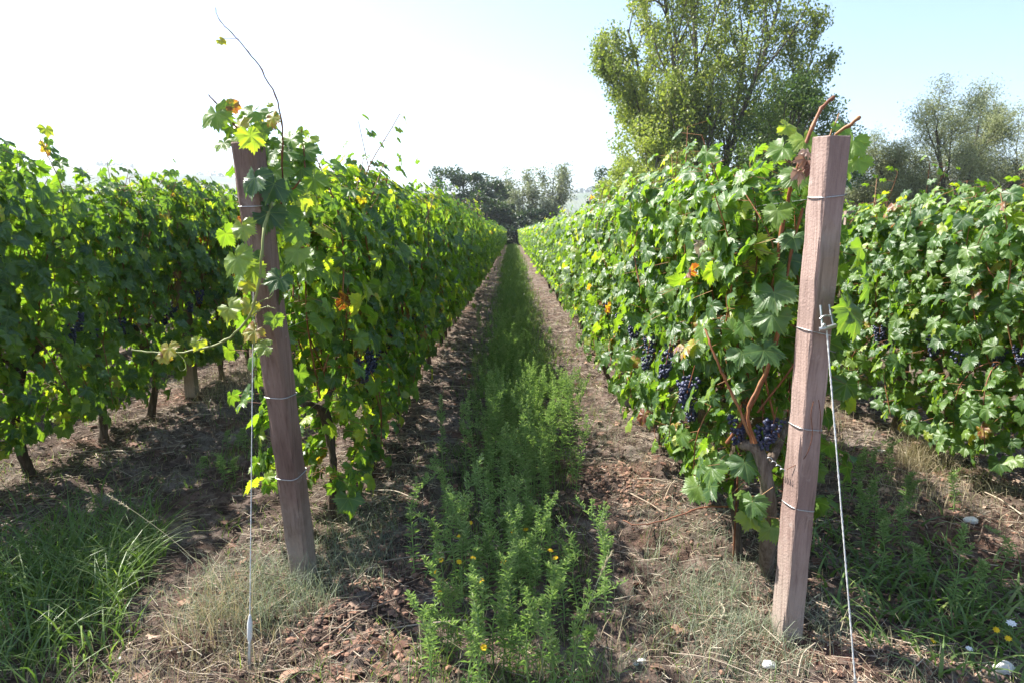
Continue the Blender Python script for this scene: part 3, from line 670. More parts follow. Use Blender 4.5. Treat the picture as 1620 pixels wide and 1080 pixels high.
# bits on the right post: clamp, rusty wire ends, twisted end
def onpost(px, py, zc): return P(px, py, zc) - RB
cl = MB()
tube(cl, spline([onpost(1298, 483, 2.36), onpost(1300, 505, 2.35), onpost(1301, 520, 2.34)], 8), .0042, 6)
tube(cl, spline([onpost(1312, 482, 2.36), onpost(1315, 500, 2.35), onpost(1319, 517, 2.34)], 8), .0042, 6)
tube(cl, spline([onpost(1296, 521, 2.335), onpost(1308, 519, 2.33), onpost(1322, 515, 2.335)], 8), .0075, 8)
tube(cl, spline([onpost(1297, 505, 2.35), onpost(1304, 500, 2.345), onpost(1315, 500, 2.35)], 8), .0035, 6)
tube(cl, spline([onpost(1300, 521, 2.33), onpost(1304, 512, 2.325), onpost(1308, 521, 2.33)], 8), .003, 6)
cl.build('tension_clamp', M_METAL, pr_)
ru = MB()
tube(ru, spline([onpost(1287, 634, 2.44), onpost(1283, 655, 2.44), onpost(1285, 690, 2.46), onpost(1272, 725, 2.50), onpost(1245, 742, 2.56)], 16), .0014, 4)
tube(ru, spline([onpost(1295, 632, 2.44), onpost(1298, 655, 2.44), onpost(1297, 685, 2.46)], 8), .0014, 4)
ru.build('rusty_wire', M_RUST, pr_)
tw = MB(); th = np.linspace(0, 8, 30); q0 = onpost(1240, 745, 2.56); q1 = onpost(1214, 722, 2.62)
tube(tw, q0 + (q1 - q0) * (th / 8)[:, None] + .006 * np.stack([np.cos(th * 3), 0 * th, np.sin(th * 3)], -1), .0018, 4); tw.build('wire_end', M_METAL, pr_)

# guy cables
def cable(name, a, b, label, r=.0045, turn=None):
    root = empty(name, tuple(b)); n = 60; t = np.linspace(0, 1, n)[:, None]
    A = np.array(a) - np.array(b); pts = A * (1 - t); mb = MB()
    for ph in (0, math.pi):
        th = t[:, 0] * 160 + ph
        tube(mb, pts + .35 * r * np.stack([np.cos(th), np.sin(th), 0 * th], -1), r * .62, 5)
    mb.build('cable_strand', M_CABLE, root); ax = norm(A)
    an = MB(); tube(an, [-ax * .1, ax * .0, ax * .10], [.007, .008, .006], 8); an.build('anchor_rod', M_METAL, root)
    if turn:
        k = MB(); tube(k, [ax * .10, ax * .12, ax * .17, ax * .2], [.004, .010, .010, .004], 8); k.build('cable_sleeve', M_CABLE, root)
    tag(root, label, 'cable'); return root
LA = P(395, 1068, 2.53); LA[2] = float(gz(LA[0], LA[1]))
cable('guy_cable', P(401, 440, 2.66), LA, 'thin pale cable running down from the tilted left post to the ground', r=.0024, turn=True)
RA = np.array([1.165, 2.08, 0.0]); RA[2] = float(gz(*RA[:2]))
cable('guy_cable', P(1308, 522, 2.335), RA, 'pale steel cable running down from the clamp on the mauve right post', r=.0036)
# line posts inside the rows
def line_post(x, y, label, h=1.75, m=M_POSTG, half=.034):
    root = MB(); z = float(gz(x, y)); prism(root, [0, 0, -.1], [rng.normal(0, .02), rng.normal(0, .02), h], half, .006, rng.uniform(-.1, .1), seg=10)
    o = root.build('line_post', m, smooth=False); o.location = (x, y, z); tag(o, label, 'post', 'line posts standing inside the vine rows'); return o
line_post(1.05, 6.15, 'pale narrow post foot showing under the leaves of the row right of the path')
line_post(-3.12, 6.5, 'brown short post standing clear below the leaves of the far left row', m=M_POSTL, half=.05)
line_post(2.9, 5.95, 'grey narrow post under the far right row, seen just beside the mauve post')
for row in ('l1', 'r1', 'l2', 'r2'):
    for k, y in enumerate(np.arange(11.3, 60, 5.2)):
        line_post(ROWS[row], y, 'thin grey line post inside the %s' % ROWTXT[row])
# thin steel stakes next to trunks
for (px, py, zc, lab) in ((1230, 905, 3.25, 'thin rusty ribbed stake beside the gnarled trunk behind the mauve post'), (1160, 885, 3.3, 'thin rusty stake beside the dark trunk left of the gnarled trunk')):
    p = P(px, py, zc); k = MB(); pts = np.array([[0, 0, -.1 + .02 * i] for i in range(60)]); tube(k, pts, .004 + .0012 * (np.arange(60) % 2), 6)
    o = k.build('vine_stake', M_RUST); o.location = tuple(p); tag(o, lab, 'stake')
# trellis wires
for row in ('l1', 'r1', 'l2', 'r2'):
    y0 = {'l1': 2.85, 'r1': 2.45}.get(row, 2.2)
    for hgt, nm in ((.74, 'lowest'), (1.18, 'middle'), (1.72, 'top')):
        mb = MB(); ys = np.concatenate([[y0 if hgt < 1 else y0 - .1], np.arange(4, 86, 4.0)])
        x0 = ROWS[row]
        tube(mb, np.stack([x0 + 0 * ys, ys, hgt + .01 * np.sin(ys)], -1), .0016, 4)
        o = mb.build('trellis_wire', M_METAL); tag(o, '%s trellis wire through the %s' % (nm, ROWTXT[row]), 'wire', 'trellis wires strung along the rows')

# ------------------------------------------------------------------ trees
rng = np.random.default_rng(3)
def rnd_unit(): v = rng.normal(0, 1, 3); return v / np.linalg.norm(v)
def grow(wood, tips, p, d, L, r, lvl, cfg):
    nseg = cfg['seg'][lvl]; pts = [p]; q = np.array(p, float); d = np.array(d, float)
    for i in range(nseg):
        d = norm(d + rnd_unit() * cfg['wander'][lvl] + np.array([0, 0, cfg['up'][lvl]])); q = q + d * L / nseg; pts.append(q)
    pts = np.array(pts); rr = np.linspace(r, r * (.35 if lvl < cfg['levels'] - 1 else .4), len(pts))
    tube(wood, pts, rr, [8, 6, 4, 3, 3][lvl], tint=.5, cap=False)
    if lvl >= cfg['levels'] - 1: tips.append(pts); return
    nb = cfg['kids'][lvl]
    for k in range(nb):
        u = cfg['start'][lvl] + (1 - cfg['start'][lvl]) * (k + rng.random()) / nb; i = u * nseg; a = int(min(i, nseg - 1)); pp = pts[a] + (pts[a + 1] - pts[a]) * (i - a)
        dd = norm(pts[a + 1] - pts[a]); side = norm(np.cross(dd, rnd_unit())); an = cfg['angle'][lvl] * rng.uniform(.7, 1.3)
        grow(wood, tips, pp, dd * math.cos(an) + side * math.sin(an), L * cfg['ratio'][lvl] * rng.uniform(.7, 1.2) * (1 - .35 * u), max(r * (1 - .6 * u) * .5, .006), lvl + 1, cfg)
def cards(mb, pos, size, tint, aspect=.6, hang=0.0):
    M = len(pos); t = norm(rng.normal(0, 1, (M, 3)) + np.array([0, 0, -hang])); n = norm(np.cross(t, rng.normal(0, 1, (M, 3)))); s = np.cross(t, n)
    size = np.broadcast_to(size, (M,))[:, None]
    V = np.stack([pos - t * size * .5, pos + s * size * .5 * aspect + n * size * .08, pos + t * size * .5 - n * size * .05, pos - s * size * .5 * aspect + n * size * .08], 1).reshape(-1, 3)
    b = np.arange(M)[:, None] * 4
    mb.add(V, np.concatenate([b + [[0, 1, 2]], b + [[0, 2, 3]]]), np.repeat(tint, 4))
def leaves_on(tips, n_per, spread, size, hang=0., bare=0.0, aspect=.6):
    P_, T_ = [], []
    for pts in tips:
        if rng.random() < bare: continue
        k = rng.poisson(n_per); u = rng.random(k) ** .7 * (len(pts) - 1); i = np.minimum(u.astype(int), len(pts) - 2)
        q = pts[i] + (pts[i + 1] - pts[i]) * (u - i)[:, None] + rng.normal(0, spread, (k, 3)); P_.append(q)
        T_.append(np.clip(rng.normal(.5, .12) + rng.normal(0, .14, k), 0.02, .98))
    P_ = np.concatenate(P_); T_ = np.concatenate(T_); mb = MB(); cards(mb, P_, rng.uniform(.7, 1.3, len(P_)) * size, T_, aspect, hang); return mb
def make_tree(name, loc, stems, cfg, leaf_m, n_per, spread, size, label, hang=0., bare=0., aspect=.6, cat='tree'):
    root = empty(name, loc); wood = MB(); tips = []
    for d, L, r in stems: grow(wood, tips, np.array([rng.normal(0, .05), rng.normal(0, .05), -.2]), norm(np.array(d, float)), L, r, 0, cfg)
    wood.build('trunk', M_TBARK, root); leaves_on(tips, n_per, spread, size, hang, bare, aspect).build('crown', leaf_m, root, smooth=False)
    tag(root, label, cat); return root
def blob_tree(name, loc, H, W, D, nclump, leaf_m, label, size=.2, per=260, trunk=.22, low=.1, cl=.13, cat='tree', seedtilt=0):
    """dense crown: leaf clumps on an uneven shell, each carried by its own limb"""
    root = empty(name, loc); wood = MB(); mb = MB()
    tube(wood, spline([[0, 0, -.2], [rng.normal(0, .1), 0, H * .2], [rng.normal(0, .2), 0, H * .5], [0, 0, H * .8]], 12), np.linspace(trunk, trunk * .25, 12), 8)
    for k in range(nclump):
        u = rnd_unit(); rr = rng.uniform(.45, 1.0) ** .6; lump = 1 + .22 * math.sin(3 * u[0] + 5 * u[2] + 2 * u[1] + seedtilt)
        c = np.array([u[0] * W / 2 * rr * lump, u[1] * D / 2 * rr * lump, H * (low + (1 - low) * (.5 + .47 * u[2] * rr * lump))])
        a = np.array([0, 0, c[2] * rng.uniform(.3, .7)])
        if k % 3 == 0: tube(wood, spline([a, (a + c) / 2 + rng.normal(0, .2, 3), c], 6), np.linspace(trunk * .3, .02, 6), 4, cap=False)
        n = int(per * rng.uniform(.5, 1.4)); s = cl * (W + H) / 2 * rng.uniform(.5, 1.2)
        g = rng.normal(0, 1, (n, 3)); g = norm(g) * (rng.random((n, 1)) ** .45) * s * np.array([1.15, 1.15, .8])
        t0 = rng.normal(.5, .13)
        cards(mb, c + g, rng.uniform(.6, 1.3, n) * size, np.clip(t0 + rng.normal(0, .13, n), .02, .98), .65)
    wood.build('trunk', M_TBARK, root); mb.build('crown', leaf_m, root, smooth=False); tag(root, label, cat); return root
M_POP = leaf_mat('poplar_leaf', [(.1, (.09, .13, .035)), (.5, (.20, .25, .06)), (.85, (.34, .36, .10)), (1, (.45, .42, .16))], trans=.4, tcol=(1.6, 1.7, .7), nscale=3)
M_LIME = leaf_mat('light_shrub_leaf', [(.1, (.14, .19, .04)), (.5, (.25, .30, .07)), (.9, (.38, .40, .12))], trans=.42, tcol=(1.6, 1.7, .7), nscale=3)
M_DARK = leaf_mat('dark_oak_leaf', [(.1, (.018, .038, .016)), (.5, (.04, .07, .026)), (.9, (.085, .12, .04))], trans=.25, tcol=(1.4, 1.6, .7), nscale=3, rough=.4)
M_MID = leaf_mat('mid_green_leaf', [(.1, (.045, .08, .025)), (.5, (.09, .145, .035)), (.9, (.18, .24, .06))], trans=.35, tcol=(1.5, 1.7, .7), nscale=3)
M_GREYL = leaf_mat('willow_leaf', [(.1, (.10, .115, .065)), (.5, (.20, .22, .13)), (.9, (.36, .38, .26))], trans=.35, tcol=(1.3, 1.4, .9), nscale=3)
M_WIL = leaf_mat('grey_willow_leaf', [(.1, (.15, .165, .09)), (.5, (.28, .30, .17)), (.9, (.44, .46, .32))], trans=.4, tcol=(1.3, 1.4, .9), nscale=3)
def at(px, D): return ((px - 810) / FPX * D * 1.0, D, -.1)
cfg_pop = dict(levels=4, seg=[9, 7, 5, 4], wander=[.07, .12, .2, .25], up=[.035, .07, .05, .03], kids=[13, 8, 5, 0], start=[.16, .12, .15, 0], angle=[.72, .65, .7, 0], ratio=[.37, .42, .5, 0])
stems = [((-.62, -.1, 1), 12.5, .20), ((-.38, .25, 1), 15, .22), ((-.16, -.25, 1), 17, .24), ((.03, .2, 1), 19, .26), ((.18, -.1, 1), 18, .22), ((.36, .15, 1), 16, .20), ((.56, -.15, 1), 13, .16), ((-.85, .2, 1), 9.0, .13), ((-.5, -.3, 1), 9.0, .12)]
pop = make_tree('poplar_tree', at(1105, 42), stems, cfg_pop, M_POP, 28, .24, .17, 'tall airy yellow-green tree with fanned limbs standing highest above the vines', bare=.2, aspect=.75)
pop.scale = (.87, .87, 1.04)
blob_tree('shrub_tree', at(1035, 38), 7.6, 5.4, 4.5, 42, M_LIME, 'bright yellow-green bushy tree at the left foot of the tall airy tree', size=.15, per=330, trunk=.12, low=.05)
blob_tree('shrub_tree', at(1075, 39), 4.8, 4.6, 4, 26, M_LIME, 'low yellow-green bush in front of the tall airy tree trunk', size=.15, per=280, trunk=.1, low=.02)
blob_tree('oak_tree', at(1245, 37), 10.5, 5.2, 5, 95, M_MID, 'dark green dense tree leaning against the right side of the tall airy tree', size=.15, per=330, trunk=.2, low=.1)
blob_tree('oak_tree', at(1285, 46), 9.2, 5.6, 5, 45, M_DARK, 'very dark low tree seen behind the top of the mauve post', size=.16, per=300, trunk=.2, low=.1)
blob_tree('oak_tree', at(962, 62), 7.6, 4.2, 4, 34, M_DARK, 'small dark round tree left of the bright yellow-green bush', size=.17, per=260, trunk=.15, low=.05)
cfg_wil = dict(levels=4, seg=[8, 7, 5, 4], wander=[.10, .14, .2, .25], up=[.02, .03, .0, -.06], kids=[10, 8, 6, 0], start=[.22, .15, .15, 0], angle=[.65, .65, .7, 0], ratio=[.52, .48, .5, 0])
stw = [((-.55, .1, 1), 6.9, .14), ((-.25, -.2, 1), 7.6, .17), ((.10, .15, 1), 7.7, .18), ((.4, -.1, 1), 7.3, .15), ((.8, .1, 1), 6.6, .12), ((-.9, -.1, 1), 4.8, .09)]
wil = make_tree('willow_tree', at(1500, 41), stw, cfg_wil, M_WIL, 44, .24, .13, 'airy grey-green willow-like tree at the right edge above the vines', hang=.5, bare=.04, aspect=.32)
wil.scale = (1.12, 1.12, 1.06)
make_tree('willow_tree', at(1405, 43), [((-.4, 0, 1), 4.6, .07), ((.1, .1, 1), 5, .08), ((.5, 0, 1), 4.4, .07)], cfg_wil, M_WIL, 34, .22, .14, 'low grey-green shrubby tree left of the big willow-like tree', hang=.4, bare=.05, aspect=.32)
blob_tree('oak_tree', at(735, 98), 11.3, 9.5, 8, 75, M_DARK, 'dark broad tree on the left of the clump closing the path', size=.34, per=200, trunk=.3, low=.02)
blob_tree('oak_tree', at(778, 101), 10.8, 7.0, 7, 52, M_DARK, 'dark tree in the middle of the clump closing the path', size=.34, per=200, trunk=.3, low=.02)
blob_tree('slender_tree', at(801, 108), 13.2, 2.2, 2.2, 26, M_GREYL, 'slim pale pointed tree rising behind the dark clump', size=.26, per=130, trunk=.12, low=.1)
cfg_bir = dict(levels=3, seg=[7, 5, 4], wander=[.1, .18, .25], up=[.06, .06, .02], kids=[10, 7, 0], start=[.25, .15, 0], angle=[.6, .7, 0], ratio=[.42, .5, 0])
make_tree('birch_tree', at(862, 94), [((-.3, 0, 1), 8.6, .14), ((.1, .1, 1), 9.4, .17), ((.4, 0, 1), 8.4, .13)], cfg_bir, M_GREYL, 40, .4, .28, 'pale feathery tree on the right of the clump closing the path', bare=.05)
blob_tree('shrub_tree', at(826, 92), 9.5, 3.2, 3, 16, M_GREYL, 'small pale tree between the slim pointed tree and the feathery one', size=.26, per=130, trunk=.12, low=.35)
blob_tree('bush', at(826, 90), 5.6, 6.2, 5, 40, M_DARK, 'dark bush filling the end of the path under the pale trees', size=.3, per=190, trunk=.15, low=0, cat='bush')
blob_tree('bush', at(868, 91), 4.6, 5.0, 4, 30, M_DARK, 'dark bush right of the path end under the feathery tree', size=.3, per=190, trunk=.15, low=0, cat='bush')
blob_tree('bush', at(768, 90.5), 7.0, 6.5, 5, 48, M_DARK, 'dark bush left of the path end', size=.3, per=190, trunk=.15, low=0, cat='bush')
blob_tree('bush', at(700, 96), 7.0, 6.0, 5, 36, M_DARK, 'dark bush behind the left vine row at the foot of the broad tree', size=.3, per=190, trunk=.15, low=0, cat='bush')
rng = np.random.default_rng(99)
# far-off woods along the ridge: one mass
wd = MB()
for k in range(420):
    x = rng.uniform(-1500, 1500); y = rng.uniform(1340, 1480)
    if vnoise(x / 90, y / 90, 21) < .02: continue
    z = float(elev_hill(np.array(x), np.array(y))); s = rng.uniform(5, 10)
    n = 26; cards(wd, np.array([x, y, z + s * .4]) + norm(rng.normal(0, 1, (n, 3))) * np.array([s, s, s * .7]), s * .7, np.clip(rng.normal(.4, .15, n), 0, 1), .9)
for k in range(260):
    x = rng.uniform(-1300, 1300); y = rng.uniform(980, 1330); 
    if vnoise(x / 60, y / 60, 22) < .1: continue
    z = float(elev_hill(np.array(x), np.array(y))); s = rng.uniform(3, 6)
    n = 16; cards(wd, np.array([x, y, z + s * .4]) + norm(rng.normal(0, 1, (n, 3))) * np.array([s, s, s * .7]), s * .8, np.clip(rng.normal(.4, .15, n), 0, 1), .9)
o = wd.build('distant_woods', M_DARK, smooth=False); tag(o, 'dark far-off woods scattered over the hazy hills', 'woods', kind='stuff')
# farmhouses on the right hill
M_PLASTER = solid_mat('plaster', [(.3, (.55, .50, .42)), (.7, (.68, .63, .55))], nscale=.5, bump=.1)
M_ROOF = solid_mat('roof_tiles', [(.3, (.28, .14, .09)), (.7, (.40, .22, .15))], nscale=.8, bump=.2)
M_GLASSD = solid_mat('dark_window', [(.3, (.03, .03, .035)), (.7, (.06, .06, .07))], rough=.2, nscale=1)
def box(mb, c, s):
    c = np.array(c, float); s = np.array(s, float) / 2
    v = np.array([[x, y, z] for x in (-1, 1) for y in (-1, 1) for z in (-1, 1)]) * s + c
    mb.add(v, [[0, 1, 3, 2], [4, 6, 7, 5], [0, 4, 5, 1], [2, 3, 7, 6], [0, 2, 6, 4], [1, 5, 7, 3]])
for k, (px, y, sz, lab) in enumerate(((1356, 1200, 16, 'leftmost pale farmhouse on the hazy hill right of the mauve post'), (1370, 1130, 12, 'small pale house on the hazy hill right of the mauve post, lower than the other'), (300, 1150, 14, 'tiny pale house on the hazy hill beyond the left rows'))):
    x = (px - 810) / FPX * y; z = float(elev_hill(np.array(x), np.array(float(y)))) - 1
    root = empty('farmhouse', (x, y, z)); hgt = sz * .45
    b = MB(); box(b, (0, 0, hgt / 2), (sz, sz * .7, hgt)); b.build('wall', M_PLASTER, root, smooth=False)
    r = MB(); a, d = sz / 2 + .5, sz * .35 + .5
    r.add([[-a, -d, hgt], [a, -d, hgt], [a, d, hgt], [-a, d, hgt], [-a, 0, hgt + sz * .18], [a, 0, hgt + sz * .18]], [[0, 1, 5, 4], [2, 3, 4, 5]]); r.add([[-a, -d, hgt], [-a, 0, hgt + sz * .18], [-a, d, hgt], [a, -d, hgt], [a, 0, hgt + sz * .18], [a, d, hgt]], [[0, 1, 2], [3, 5, 4]])
    r.build('roof', M_ROOF, root, smooth=False)
    for i in range(3):
        w_ = MB(); box(w_, ((i - 1) * sz * .28, -sz * .35 - .05, hgt * .6), (1.2, .2, 1.6)); w_.build('window', M_GLASSD, root, smooth=False)
    tag(root, lab, 'house')

# ------------------------------------------------------------------ grasses, weeds, litter
M_GRASS = leaf_mat('grass_blade', [(.1, (.07, .12, .035)), (.5, (.14, .22, .06)), (.75, (.23, .28, .09)), (.95, (.34, .30, .16))], trans=.35, tcol=(1.5, 1.7, .7), nscale=6)
M_DRYG = leaf_mat('dry_grass', [(.1, (.12, .13, .07)), (.4, (.24, .23, .13)), (.7, (.42, .36, .23)), (1, (.58, .47, .30))], trans=.25, tcol=(1.1, 1.05, .8), nscale=6, rough=.7)
M_GREYG = leaf_mat('grey_grass', [(.1, (.12, .15, .09)), (.5, (.22, .26, .17)), (.9, (.38, .40, .28))], trans=.3, tcol=(1.1, 1.15, .8), nscale=6, rough=.6)
M_WEED = leaf_mat('weed_leaf', [(.1, (.10, .16, .065)), (.5, (.20, .30, .11)), (.8, (.32, .40, .19)), (1, (.45, .48, .30))], trans=.35, tcol=(1.5, 1.7, .7), nscale=10)
def blades(mb, x, y, h, wdt, bend, tint, seg=3, lean=None):
    M = len(x); z = gz(x, y); an = rng.uniform(0, 2 * np.pi, M); d = np.stack([np.cos(an), np.sin(an), 0 * an], -1)
    if lean is not None: d = norm(d * .6 + lean)
    fa = rng.uniform(0, 2 * np.pi, M); s = np.stack([np.cos(fa), np.sin(fa), 0 * fa], -1)
    h = np.broadcast_to(h, (M,)); bend = np.broadcast_to(bend, (M,)); wdt = np.broadcast_to(wdt, (M,)); V = []
    for k in range(seg + 1):
        u = k / seg; c = np.stack([x, y, z - .01], -1) + d * (h * bend * u * u)[:, None] + np.array([0, 0, 1.0]) * (h * (u - .35 * bend * u * u * u))[:, None]
        ww = (wdt * (1 - u ** 1.6) * .5 + .0002)[:, None]; V += [c - s * ww, c + s * ww]
    V = np.stack(V, 1).reshape(-1, 3); b = np.arange(M)[:, None] * (2 * seg + 2)
    f = np.concatenate([b + [[2 * k, 2 * k + 1, 2 * k + 3, 2 * k + 2]] for k in range(seg)])
    mb.add(V, f, np.repeat(tint, 2 * seg + 2))
def clump_field(n, x0, x1, y0, y1, thr, sc, seed, pw=1.0):
    x = rng.uniform(x0, x1, n); y = y0 + (y1 - y0) * rng.random(n) ** pw
    k = vnoise(x * sc, y * sc, seed) + .5 * vnoise(x * sc * 2.7, y * sc * 2.7, seed + 1); m = k > thr
    return x[m], y[m]
# 1. green grass strip in the middle alley
g1 = MB()
x, y = clump_field(11000, -.55, .55, 2.1, 9, -.22, 2.2, 31, 1.1); m = np.abs(x) < .42 + .2 * vnoise(y * 1.5, x * 0, 5); x, y = x[m], y[m]
blades(g1, x, y, rng.uniform(.03, .17, len(x)), .0035, rng.uniform(.2, .9, len(x)), np.clip(rng.normal(.45, .2, len(x)), 0, 1))
x = rng.normal(.065, .225, 21000); y = 6.5 + 24 * rng.random(21000) ** 1.5; blades(g1, x, y, rng.uniform(.06, .22, len(x)), .005 + y * .0003, rng.uniform(.2, .7, len(x)), np.clip(rng.normal(.45, .18, len(x)), 0, 1))
x = rng.normal(.065, .24, 14000); y = rng.uniform(28, 89, 14000); blades(g1, x, y, rng.uniform(.12, .30, len(x)), .03, rng.uniform(.2, .5, len(x)), np.clip(rng.normal(.45, .18, len(x)), 0, 1), seg=2)
# sparse grass elsewhere
x, y = clump_field(26000, -3.6, 3.6, 1.9, 12, .16, 1.4, 41, 1.2); blades(g1, x, y, rng.uniform(.03, .13, len(x)), .0035, rng.uniform(.3, 1.0, len(x)), np.clip(rng.normal(.5, .22, len(x)), 0, 1))
x = np.concatenate([rng.normal(c, .3, 3500) for c in (-2.06, 2.05, -4.2, 4.05)]); y = 4.5 + 34 * rng.random(len(x)) ** 1.4
m = vnoise(x * 1.2, y * 1.2, 77) > -.1; x, y = x[m], y[m]; blades(g1, x, y, rng.uniform(.05, .2, len(x)), .006, .5, np.clip(rng.normal(.5, .2, len(x)), 0, 1))
o = g1.build('grass', M_GRASS, smooth=False); tag(o, 'low green grass growing down the path and in scattered patches between the rows', 'grass', kind='stuff')
# 2. broad-bladed lush grass bottom left
g2 = MB(); n = 2600; cx = rng.normal(-1.95, .36, n); cy = rng.normal(2.95, .42, n); m = (cx < -1.42 - .42 * (cy - 2.3) - .15 * vnoise(cy * 4, cx, 3)) & (cy > 2.0); cx, cy = cx[m], cy[m]
blades(g2, cx, cy, rng.uniform(.12, .36, len(cx)), rng.uniform(.005, .010, len(cx)), rng.uniform(.5, 1.15, len(cx)), np.clip(rng.normal(.42, .14, len(cx)), 0, .85), seg=5)
o = g2.build('lush_grass', M_GRASS, smooth=False); tag(o, 'thick clump of arching broad green grass in the shade at the bottom left', 'grass', kind='stuff')
# 3. grey wispy grass around the posts
g3 = MB()
for (c0, c1, sx, sy, n, hh) in ((-1.05, 2.72, .16, .14, 2600, .20), (-.82, 3.2, .14, .25, 1500, .15), (-.66, 3.9, .2, .5, 2200, .10), (.98, 2.62, .17, .2, 2600, .14), (.86, 2.2, .25, .2, 1800, .11), (1.0, 3.1, .18, .3, 1500, .13), (.55, 2.7, .2, .3, 1200, .08), (1.3, 2.15, .2, .15, 800, .08), (.75, 5.6, .15, .8, 2500, .09), (-.7, 2.2, .4, .2, 1200, .07)):
    n = int(n * .6); x = rng.normal(c0, sx * 1.15, n); y = rng.normal(c1, sy * 1.15, n); m = (y > 1.75) & (vnoise(x * 7, y * 7, 51) > -.18); x, y = x[m], y[m]
    blades(g3, x, y, rng.uniform(.3, 1.25, len(x)) * hh, .0022, rng.uniform(.2, 1.1, len(x)), np.clip(rng.normal(.5, .2, len(x)), 0, 1))
o = g3.build('wispy_grass', M_GREYG, smooth=False); tag(o, 'fine grey-green wispy grass round the feet of the two end posts', 'grass', kind='stuff')
# 4. straw-coloured dry tufts
g4 = MB()
for (c0, c1, sx, sy, n, hh) in ((-1.15, 2.55, .10, .12, 240, .26), (2.82, 4.55, .09, .08, 520, .30), (2.55, 5.6, .16, .2, 420, .24), (2.6, 4.0, .25, .3, 500, .2), (-2.75, 6.9, .2, .5, 500, .3), (-1.3, 2.2, .3, .2, 600, .12), (.2, 2.3, .5, .2, 160, .2), (1.5, 2.3, .4, .3, 500, .08), (-2.6, 5.2, .6, .8, 900, .07), (2.2, 5, .5, 1.0, 900, .07), (-.7, 4.5, .2, 1.0, 700, .07), (.8, 4.2, .2, 1.0, 700, .07)):
    x = rng.normal(c0, sx, n); y = rng.normal(c1, sy, n); m = y > 1.75; x, y = x[m], y[m]
    blades(g4, x, y, rng.uniform(.4, 1.2, len(x)) * hh, .0028, rng.uniform(.1, .9, len(x)), np.clip(rng.normal(.65, .2, len(x)), 0, 1))
o = g4.build('dry_grass', M_DRYG, smooth=False); tag(o, 'straw-coloured dry grass tufts scattered over the soil between the rows', 'grass', kind='stuff')
# 5. litter: straw, prunings, dry leaves, clods
M_STRAW = solid_mat('straw_litter', [(.15, (.08, .055, .04)), (.5, (.27, .20, .145)), (.9, (.50, .43, .33))], nscale=2, bump=.1, rough=.9)
lt = MB(); n = 48000
rowc = rng.choice([-3.13, -1.0, 1.1, 2.95], n, p=[.3, .26, .22, .22]); x = rowc + rng.normal(0, .45, n); y = 1.9 + 17 * rng.random(n) ** 1.7
L = rng.gamma(2.0, .024, n) * (1 + y * .04) + .012; an = rng.uniform(0, np.pi, n); d = np.stack([np.cos(an), np.sin(an), rng.normal(0, .12, n)], -1) * L[:, None] / 2
p = np.stack([x, y, gz(x, y) + .006 + rng.uniform(0, .022, n)], -1); sticks(lt, p - d, p + d, rng.uniform(.0007, .0022, n) * (1 + y * .06), np.clip(rng.normal(.48, .26, n), 0, 1))
n = 420; x = rng.choice([-2.9, -1.3, -.7, .9, 1.4, 2.7], n) + rng.normal(0, .25, n); y = 2.2 + 8 * rng.random(n); 
for k in range(n):
    L = rng.uniform(.12, .42); a = rng.uniform(0, np.pi); c = np.array([x[k], y[k], float(gz(x[k], y[k])) + .018]); dd = np.array([math.cos(a), math.sin(a), 0]) * L / 2
    tube(lt, spline([c - dd, c + rng.normal(0, .015, 3) * [1, 1, .3] + [0, 0, .01], c + dd], 7), rng.uniform(.0018, .0045), 5, tint=rng.uniform(.2, .75))
o = lt.build('straw_litter', M_STRAW); tag(o, 'straw, twigs and vine prunings littering the soil under the rows', 'litter', kind='stuff')
M_CLOD = solid_mat('soil_clod', [(.2, (.07, .045, .034)), (.5, (.15, .10, .075)), (.85, (.30, .17, .115))], nscale=12, bump=.8, bdist=.01, rough=.95)
cd = MB(); v0, f0 = ICO0
def clods(n, xs, ys, s0, s1, t0):
    sz = rng.uniform(s0, s1, n) * rng.random(n) ** .8 + .002; z = gz(xs, ys)
    V = v0[None] * (sz[:, None, None] * rng.uniform(.65, 1.3, (n, 12, 1))) * np.array([1, 1, .65]) + np.stack([xs, ys, z + sz * .2], -1)[:, None]
    cd.add(V.reshape(-1, 3), (np.arange(n)[:, None, None] * 12 + f0[None]).reshape(-1, 3), np.repeat(np.clip(rng.normal(t0, .15, n), 0, 1), 12))
n = 34000; clods(n, rng.uniform(-3.9, 3.9, n), 1.8 + 12 * rng.random(n) ** 1.5, .002, .012, .42); n = 1500; clods(n, rng.choice([-3.1, -1.0, 1.1, 2.95], n) + rng.normal(0, .45, n), 1.8 + 12 * rng.random(n) ** 1.4, .008, .026, .4)
for (cx, cy, sx, sy, n, t) in ((.72, 4.05, .16, .22, 520, .8), (-.62, 2.6, .14, .25, 420, .75), (-.45, 2.2, .2, .15, 300, .75), (1.5, 2.35, .15, .25, 350, .75), (1.35, 2.0, .2, .1, 200, .7), (2.3, 3.7, .3, .35, 500, .8), (-.7, 3.6, .12, .5, 300, .65), (1.7, 3.0, .3, .5, 400, .7), (-.5, 3.1, .1, .3, 200, .75)):
    n = int(n * 1.5); clods(n, rng.normal(cx, sx * 1.2, n), np.maximum(rng.normal(cy, sy * 1.2, n), 1.75), .002, .019, t - .05)
o = cd.build('soil_clods', M_CLOD, smooth=False); tag(o, 'crumbly brown and reddish clods of soil lying along the rows', 'soil', kind='stuff')
fl = MB(); n = 650; x = rng.choice([-3.1, -1.0, 1.1, 2.95], n) + rng.normal(0, .42, n); y = 2 + 8 * rng.random(n) ** 1.3; p = np.stack([x, y, gz(x, y) + .015], -1)
put_leaves(fl, p, np.array([0, 0, 1.0]) + rng.normal(0, .3, (n, 3)), rng.normal(0, 1, (n, 3)) * [1, 1, .2], rng.uniform(.02, .045, n), np.clip(rng.normal(.3, .25, n), 0, 1), 1)
